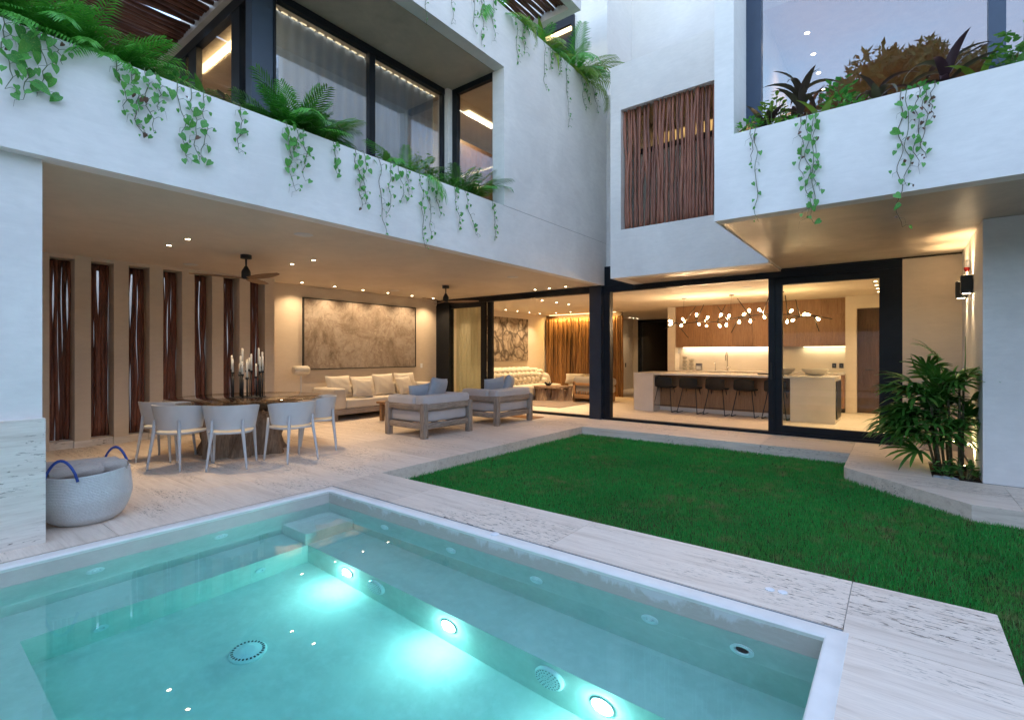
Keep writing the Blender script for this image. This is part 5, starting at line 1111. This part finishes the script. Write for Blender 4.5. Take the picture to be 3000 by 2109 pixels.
bush('leafy shrub behind the left roof vines', (-5.32, 5.5, 6.76), 110, .3, .45, 'leaf', .09, g2, seed=13); bush('leafy shrub between the palms of the roof planter', (-5.34, 7.1, 6.76), 130, .32, .55, 'broad', .09, g2, seed=14); strap('grassy strap plant in the roof planter', (-5.36, 7.95, 6.76), 16, .85, 'palm_yellow', .05, g2, seed=15, stem_mat='stem'); bush('sparse shrub at the last roof vine', (-5.30, 9.2, 6.76), 45, .2, .4, 'leaf', .07, g2, seed=16)
bush('low green shrub in front of the roof planter palm', (-5.28, 8.2, 6.76), 90, .28, .36, 'leaf', .08, g2, seed=17)
g3 = 'plants in the bedroom balcony planter'
bush('wispy fern at the left corner of the bedroom planter', (-1.28, 5.86, 3.70), 160, .14, .26, 'palm', .04, g3, seed=41); strap('small orange-tinged plant beside the left pier', (-1.15, 5.98, 3.66), 11, .40, 'cordy', .20, g3, seed=42, stem_mat='stem'); bush('yellow-green leafy shrub beside the small orange-tinged plant', (-1.06, 5.96, 3.66), 130, .16, .54, 'palm_yellow', .065, g3, seed=43)
strap('tall burgundy cordyline with a purple stem in the bedroom planter', (-.82, 6.0, 3.66), 18, .38, 'cordy', .50, g3, 'cordyline', 44); strap('light-green grassy plant right of the tall burgundy cordyline', (-.62, 5.96, 3.68), 12, .42, 'palm_yellow', .06, g3, seed=45, stem_mat='stem'); bush('bright green heart-leaf shrub in the middle of the bedroom planter', (-.46, 5.98, 3.66), 100, .16, .50, 'leaf', .075, g3, seed=46)
bush('low lacy green shrub under the reflected tree', (-.34, 5.95, 3.68), 160, .18, .24, 'palm', .04, g3, seed=47); strap('wide dark cordyline in the middle of the bedroom planter', (-.16, 6.0, 3.66), 14, .34, 'cordy', .24, g3, 'cordyline', 48); bush('low dark-green shrub left of the tall right cordyline', (.12, 5.97, 3.67), 90, .2, .22, 'leaf', .05, g3, seed=49)
strap('tall spreading cordyline at the right of the bedroom planter', (.34, 6.02, 3.66), 15, .40, 'cordy', .32, g3, 'cordyline', 50); strap('clump of broad light-green leaves by the window mullion', (.57, 6.10, 3.70), 12, .36, 'palm_yellow', .06, g3, seed=51, spread=.55, stem_mat='stem'); bush('large pale heart-leaf shrub at the right edge of the bedroom planter', (.82, 6.0, 3.66), 130, .2, .54, 'broad', .09, g3, seed=52)
bush('low mixed greenery along the bedroom planter lip', (-.9, 5.94, 3.69), 120, .16, .2, 'palm', .04, g3, seed=53)
# ---- lady palm in the corner bed
bed = MB().prism([(.30, 7.42), (.72, 7.42), (.72, 8.44), (.30, 8.44)], -.2, -.02).build('planting_bed', 'soil'); struct(bed, 'dark soil bed in the corner by the side wall', 'soil bed')
def fan_mesh(seed, nseg, L, w, spread, mat):
    q = random.Random(seed); b = MB()
    for k in range(nseg):
        a = -spread/2+spread*k/(nseg-1)+q.uniform(-.05, .05); l_ = L*(1-.25*abs(2*k/(nseg-1)-1))*q.uniform(.88, 1.08); d = Vector((math.cos(a), math.sin(a), 0)); s_ = Vector((-math.sin(a), math.cos(a), 0))
        dr = q.uniform(.10, .35); prev = None
        for i in range(6):
            u = i/5; p = d*l_*u+Vector((0, 0, .10*math.sin(PI*u*.6)-dr*l_*u*u)); ww = w*(.25+.75*math.sin(PI*min(.98, .12+.80*u))**.8)*(1 if i < 5 else .35)
            o = len(b.v); b.v += [tuple(p-s_*ww+Vector((0, 0, .3*ww))), tuple(p), tuple(p+s_*ww+Vector((0, 0, .3*ww)))]
            if prev is not None: b.f += [(prev, prev+1, o+1, o), (prev+1, prev+2, o+2, o+1)]
            prev = o
    return b.mesh('frond', mat, True)
FAN = [fan_mesh(i, 9+i % 4, .40, .020, 2.3+.3*(i % 3), 'palm_dark') for i in range(6)]
lp = thing('lady_palm', 'clump of dark lady palms with fan leaves in the corner bed by the sconces', 'palm', (.50, 7.86, -.02)); q = random.Random(8)
def fanleaf(base, az, el, pl, sc, roll_=0):
    d = Vector((math.cos(az)*math.cos(el), math.sin(az)*math.cos(el), math.sin(el))); e = base+d*pl
    MB().tube([tuple(base), tuple(base+d*pl*.5+Vector((0, 0, .02))), tuple(e)], [.006, .005, .004], 5, False).build('petiole', 'stem', lp, True)
    M = Matrix.Rotation(az, 4, 'Z') @ Matrix.Rotation(-el+.35, 4, 'Y') @ Matrix.Rotation(roll_, 4, 'X'); o = inst('frond', q.choice(FAN), lp, e, M.to_euler(), sc)
for k in range(11):
    a = q.uniform(0, 6.3); r_ = q.uniform(.02, .15); bx_, by_ = r_*math.cos(a)-.02, r_*math.sin(a); h = q.uniform(.55, 1.22); lx, ly = bx_*1.6-.04, by_*1.5
    MB().tube([(bx_, by_, 0), ((bx_+lx)/2, (by_+ly)/2, h*.5), (lx, ly, h)], [.016, .013, .010], 7).build('cane', 'stem_dark', lp, True)
    for j in range(6):
        f_ = .40+.60*j/5; az = q.uniform(2.2, 5.6) if q.random() < .72 else q.uniform(-.6, 2.2); p = Vector((bx_+(lx-bx_)*f_, by_+(ly-by_)*f_, h*f_))
        fanleaf(p, az, q.uniform(.15, 1.15) if f_ > .75 else q.uniform(-.1, .7), q.uniform(.12, .26) if math.cos(az) < .2 else .08, q.uniform(.75, 1.05), q.uniform(-.5, .5))
for k in range(16):
    fanleaf(Vector((-.12, -.06, .36+.035*k)), 3.75+q.uniform(-.5, .5), q.uniform(-.05, .5), q.uniform(.20, .42), q.uniform(.95, 1.2), q.uniform(-.5, .5))
o = inst('leaf', strap_mesh(77, 'palm_dark', .4, .07), lp, (.0, -.02, .92), (0, -1.15, .55), .66)
MB().tube([(.10, .0, .9), (.115, .01, 1.3), (.12, .02, 1.62)], [.008, .006, .002], 5).build('spear', 'palm_dark', lp, True)
bush('small bright leafy plant lit at the foot of the lady palm', (.60, 7.62, -.02), 70, .13, .26, 'broad', .075, None, seed=61); bush('second small leafy plant in the corner bed under the palm', (.42, 7.60, -.02), 50, .10, .20, 'leaf', .07, None, seed=62)
for i, (x, y, s_) in enumerate(((.36, 7.46, .045), (.43, 7.45, .05), (.50, 7.465, .035))):
    b = MB(); b.lathe([(.001, -.6), (.7, -.45), (1., 0), (.75, .45), (.001, .6)], 9, cap=False); o = b.build('pebble', m_plain('grey_pebble', (.3, .31, .32), .8), None, True, (x, y, -.005), (.2*i, .1, i)); o.scale = (s_*1.3, s_, s_*.8); tag(o, ('left', 'middle', 'right')[i]+' grey pebble at the edge of the corner bed', 'pebble', 'pebbles in the corner bed')
ug = thing('garden_uplight', 'small black ground uplight glowing behind the lady palm', 'garden light', (.62, 8.15, -.02)); MB().lathe([(.035, 0), (.035, .06), (.03, .065), (.001, .06)], 14).build('body', 'black_matte', ug, True); MB().lathe([(.026, .066), (.001, .067)], 12).build('lens', 'lens_emit', ug); spot(ug, (0, 0, .08), 10, (1, .78, .38), 110, .8, .03, (PI, 0, 0))
pu = thing('planter_uplight', 'tiny warm uplight grazing the pier at the corner of the bedroom planter', 'garden light', (-1.33, 5.95, 3.66)); MB().lathe([(.025, 0), (.025, .04), (.02, .045), (.001, .042)], 12).build('body', 'black_matte', pu, True); MB().lathe([(.018, .046), (.001, .047)], 10).build('lens', 'lens_emit', pu); spot(pu, (0, 0, .055), 2.6, (1, .72, .40), 70, .8, .012, (PI, 0, 0))
# ---- trees beyond the garden (tall ones mirrored in the upstairs glass, small ones added)
def tree(label, loc, h, r, seed, n=9000, ls=.20):
    t_ = thing('garden_tree', label, 'tree', loc, 0, 'trees beyond the garden'); q = random.Random(seed)
    MB().tube([(0, 0, -.4), (.1, .05, h*.3), (-.05, .1, h*.62), (0, 0, h*.85)], [.26, .20, .13, .05], 10).build('trunk', 'bark', t_, True)
    cl_ = []; lb = MB()
    for k in range(26):
        a = q.uniform(0, 6.3); e = q.uniform(-.25, 1.2); rr = r*q.uniform(.45, 1.0); c = Vector((math.cos(a)*math.cos(e)*rr, math.sin(a)*math.cos(e)*rr, h*.66+math.sin(e)*rr*.95)); cl_.append((c, r*q.uniform(.22, .40)))
        lb.tube([(0, 0, h*q.uniform(.35, .6)), tuple(c*.5+Vector((0, 0, h*.30))), tuple(c)], [.07, .04, .015], 5, False)
    lb.build('limbs', 'bark', t_, True)
    rs2 = np.random.RandomState(seed); V = []; Fc = []
    for k in range(n):
        c, cr = cl_[rs2.randint(len(cl_))]; d = rs2.normal(size=3); d /= np.linalg.norm(d); p = np.array(c)+d*cr*(rs2.rand()**.45); ax = rs2.normal(size=3); ax /= np.linalg.norm(ax); bx_ = np.cross(ax, d+.01); bx_ /= np.linalg.norm(bx_)+1e-6
        l_ = ls*(.6+.8*rs2.rand()); o = len(V); V += [tuple(p-ax*l_), tuple(p+bx_*l_*.3), tuple(p+ax*l_), tuple(p-bx_*l_*.3)]; Fc.append((o, o+1, o+2, o+3))
    cr_ = MB(); cr_.v = V; cr_.f = Fc; f_ = cr_.build('crown', 'tree_leaf', t_); f_['kind'] = 'stuff'
tree('tall leafy tree mirrored in the upstairs bedroom glass', (-.1, -13.4, -.26), 17.0, 2.7, 1); tree('smaller leafy tree mirrored at the left of the bedroom glass', (-2.9, -12.5, -.26), 14.6, 2.0, 2, 5000)
tree('leafy tree mirrored in the terrace balcony window', (11.6, 12.9, -.26), 19.0, 2.8, 3, 6000); tree('leafy tree mirrored beside the blue steel corner post', (11.2, 11.0, -.26), 17.0, 2.0, 4, 4000)
for i, (x, y, h, r) in enumerate(((-12.5, -10, 6.4, 2.0), (-9.2, -9.8, 7.0, 2.1), (-6.0, -10.2, 6.2, 2.0), (3.0, -10, 6.8, 2.1), (6.2, -9.6, 6.2, 2.0), (9.4, -6.5, 6.6, 2.0), (9.6, -2.5, 6.2, 2.0), (9.5, 1.5, 6.8, 2.1), (9.6, 5.5, 6.2, 2.0))):
    tree(f'{ORD[i]} small dense tree from the left added behind the garden wall to darken the glass', (x, y, -.26), h, r, 70+i, 3500, .22)  # unseen tree row added to darken reflections and block low sky
def hedge(label, x0, x1, y0, y1, z0, z1, n, seed):
    t_ = thing('added_hedge', label, 'hedge', ((x0+x1)/2, (y0+y1)/2, z0), 0, 'unseen hedges added to darken the glass'); cx_, cy_ = (x0+x1)/2, (y0+y1)/2
    MB().box(x0-cx_+.25, x1-cx_-.25, y0-cy_+.25, y1-cy_-.25, 0, z1-z0-.3).build('dense_core', 'bark', t_)
    r2 = np.random.RandomState(seed); b = MB()
    for k in range(n):
        p = np.array([r2.uniform(x0-cx_, x1-cx_), r2.uniform(y0-cy_, y1-cy_), r2.uniform(0, z1-z0)**1.0]); ax = r2.normal(size=3); ax /= np.linalg.norm(ax); bx_ = np.cross(ax, r2.normal(size=3)); bx_ /= np.linalg.norm(bx_); l_ = .2*(.6+.8*r2.rand())
        o = len(b.v); b.v += [tuple(p-ax*l_), tuple(p+bx_*l_*.45), tuple(p+ax*l_), tuple(p-bx_*l_*.45)]; b.f.append((o, o+1, o+2, o+3))
    f_ = b.build('foliage', 'tree_leaf', t_); f_['kind'] = 'stuff'
hedge('tall unseen hedge added behind the wall to darken the kitchen glass', -14, 7.2, -9.6, -8.3, -.26, 5.0, 16000, 5); hedge('tall unseen hedge added along the open lawn side to darken reflections', 7.3, 8.5, -8.0, 12, -.26, 4.6, 14000, 6)  # hedges added so the kitchen glass mirrors something dark, not bright sky
tag(MB().box(-14, 7.2, -8.2, -8.0, -.3, 2.4).build('garden_wall', 'stucco'), 'white boundary wall of the garden facing the kitchen, seen only as a reflection', 'wall'); tag(MB().box(7.0, 7.2, -8.0, 12, -.3, 2.4).build('garden_wall', 'stucco'), 'white boundary wall along the open side of the lawn, seen only as a reflection', 'wall')
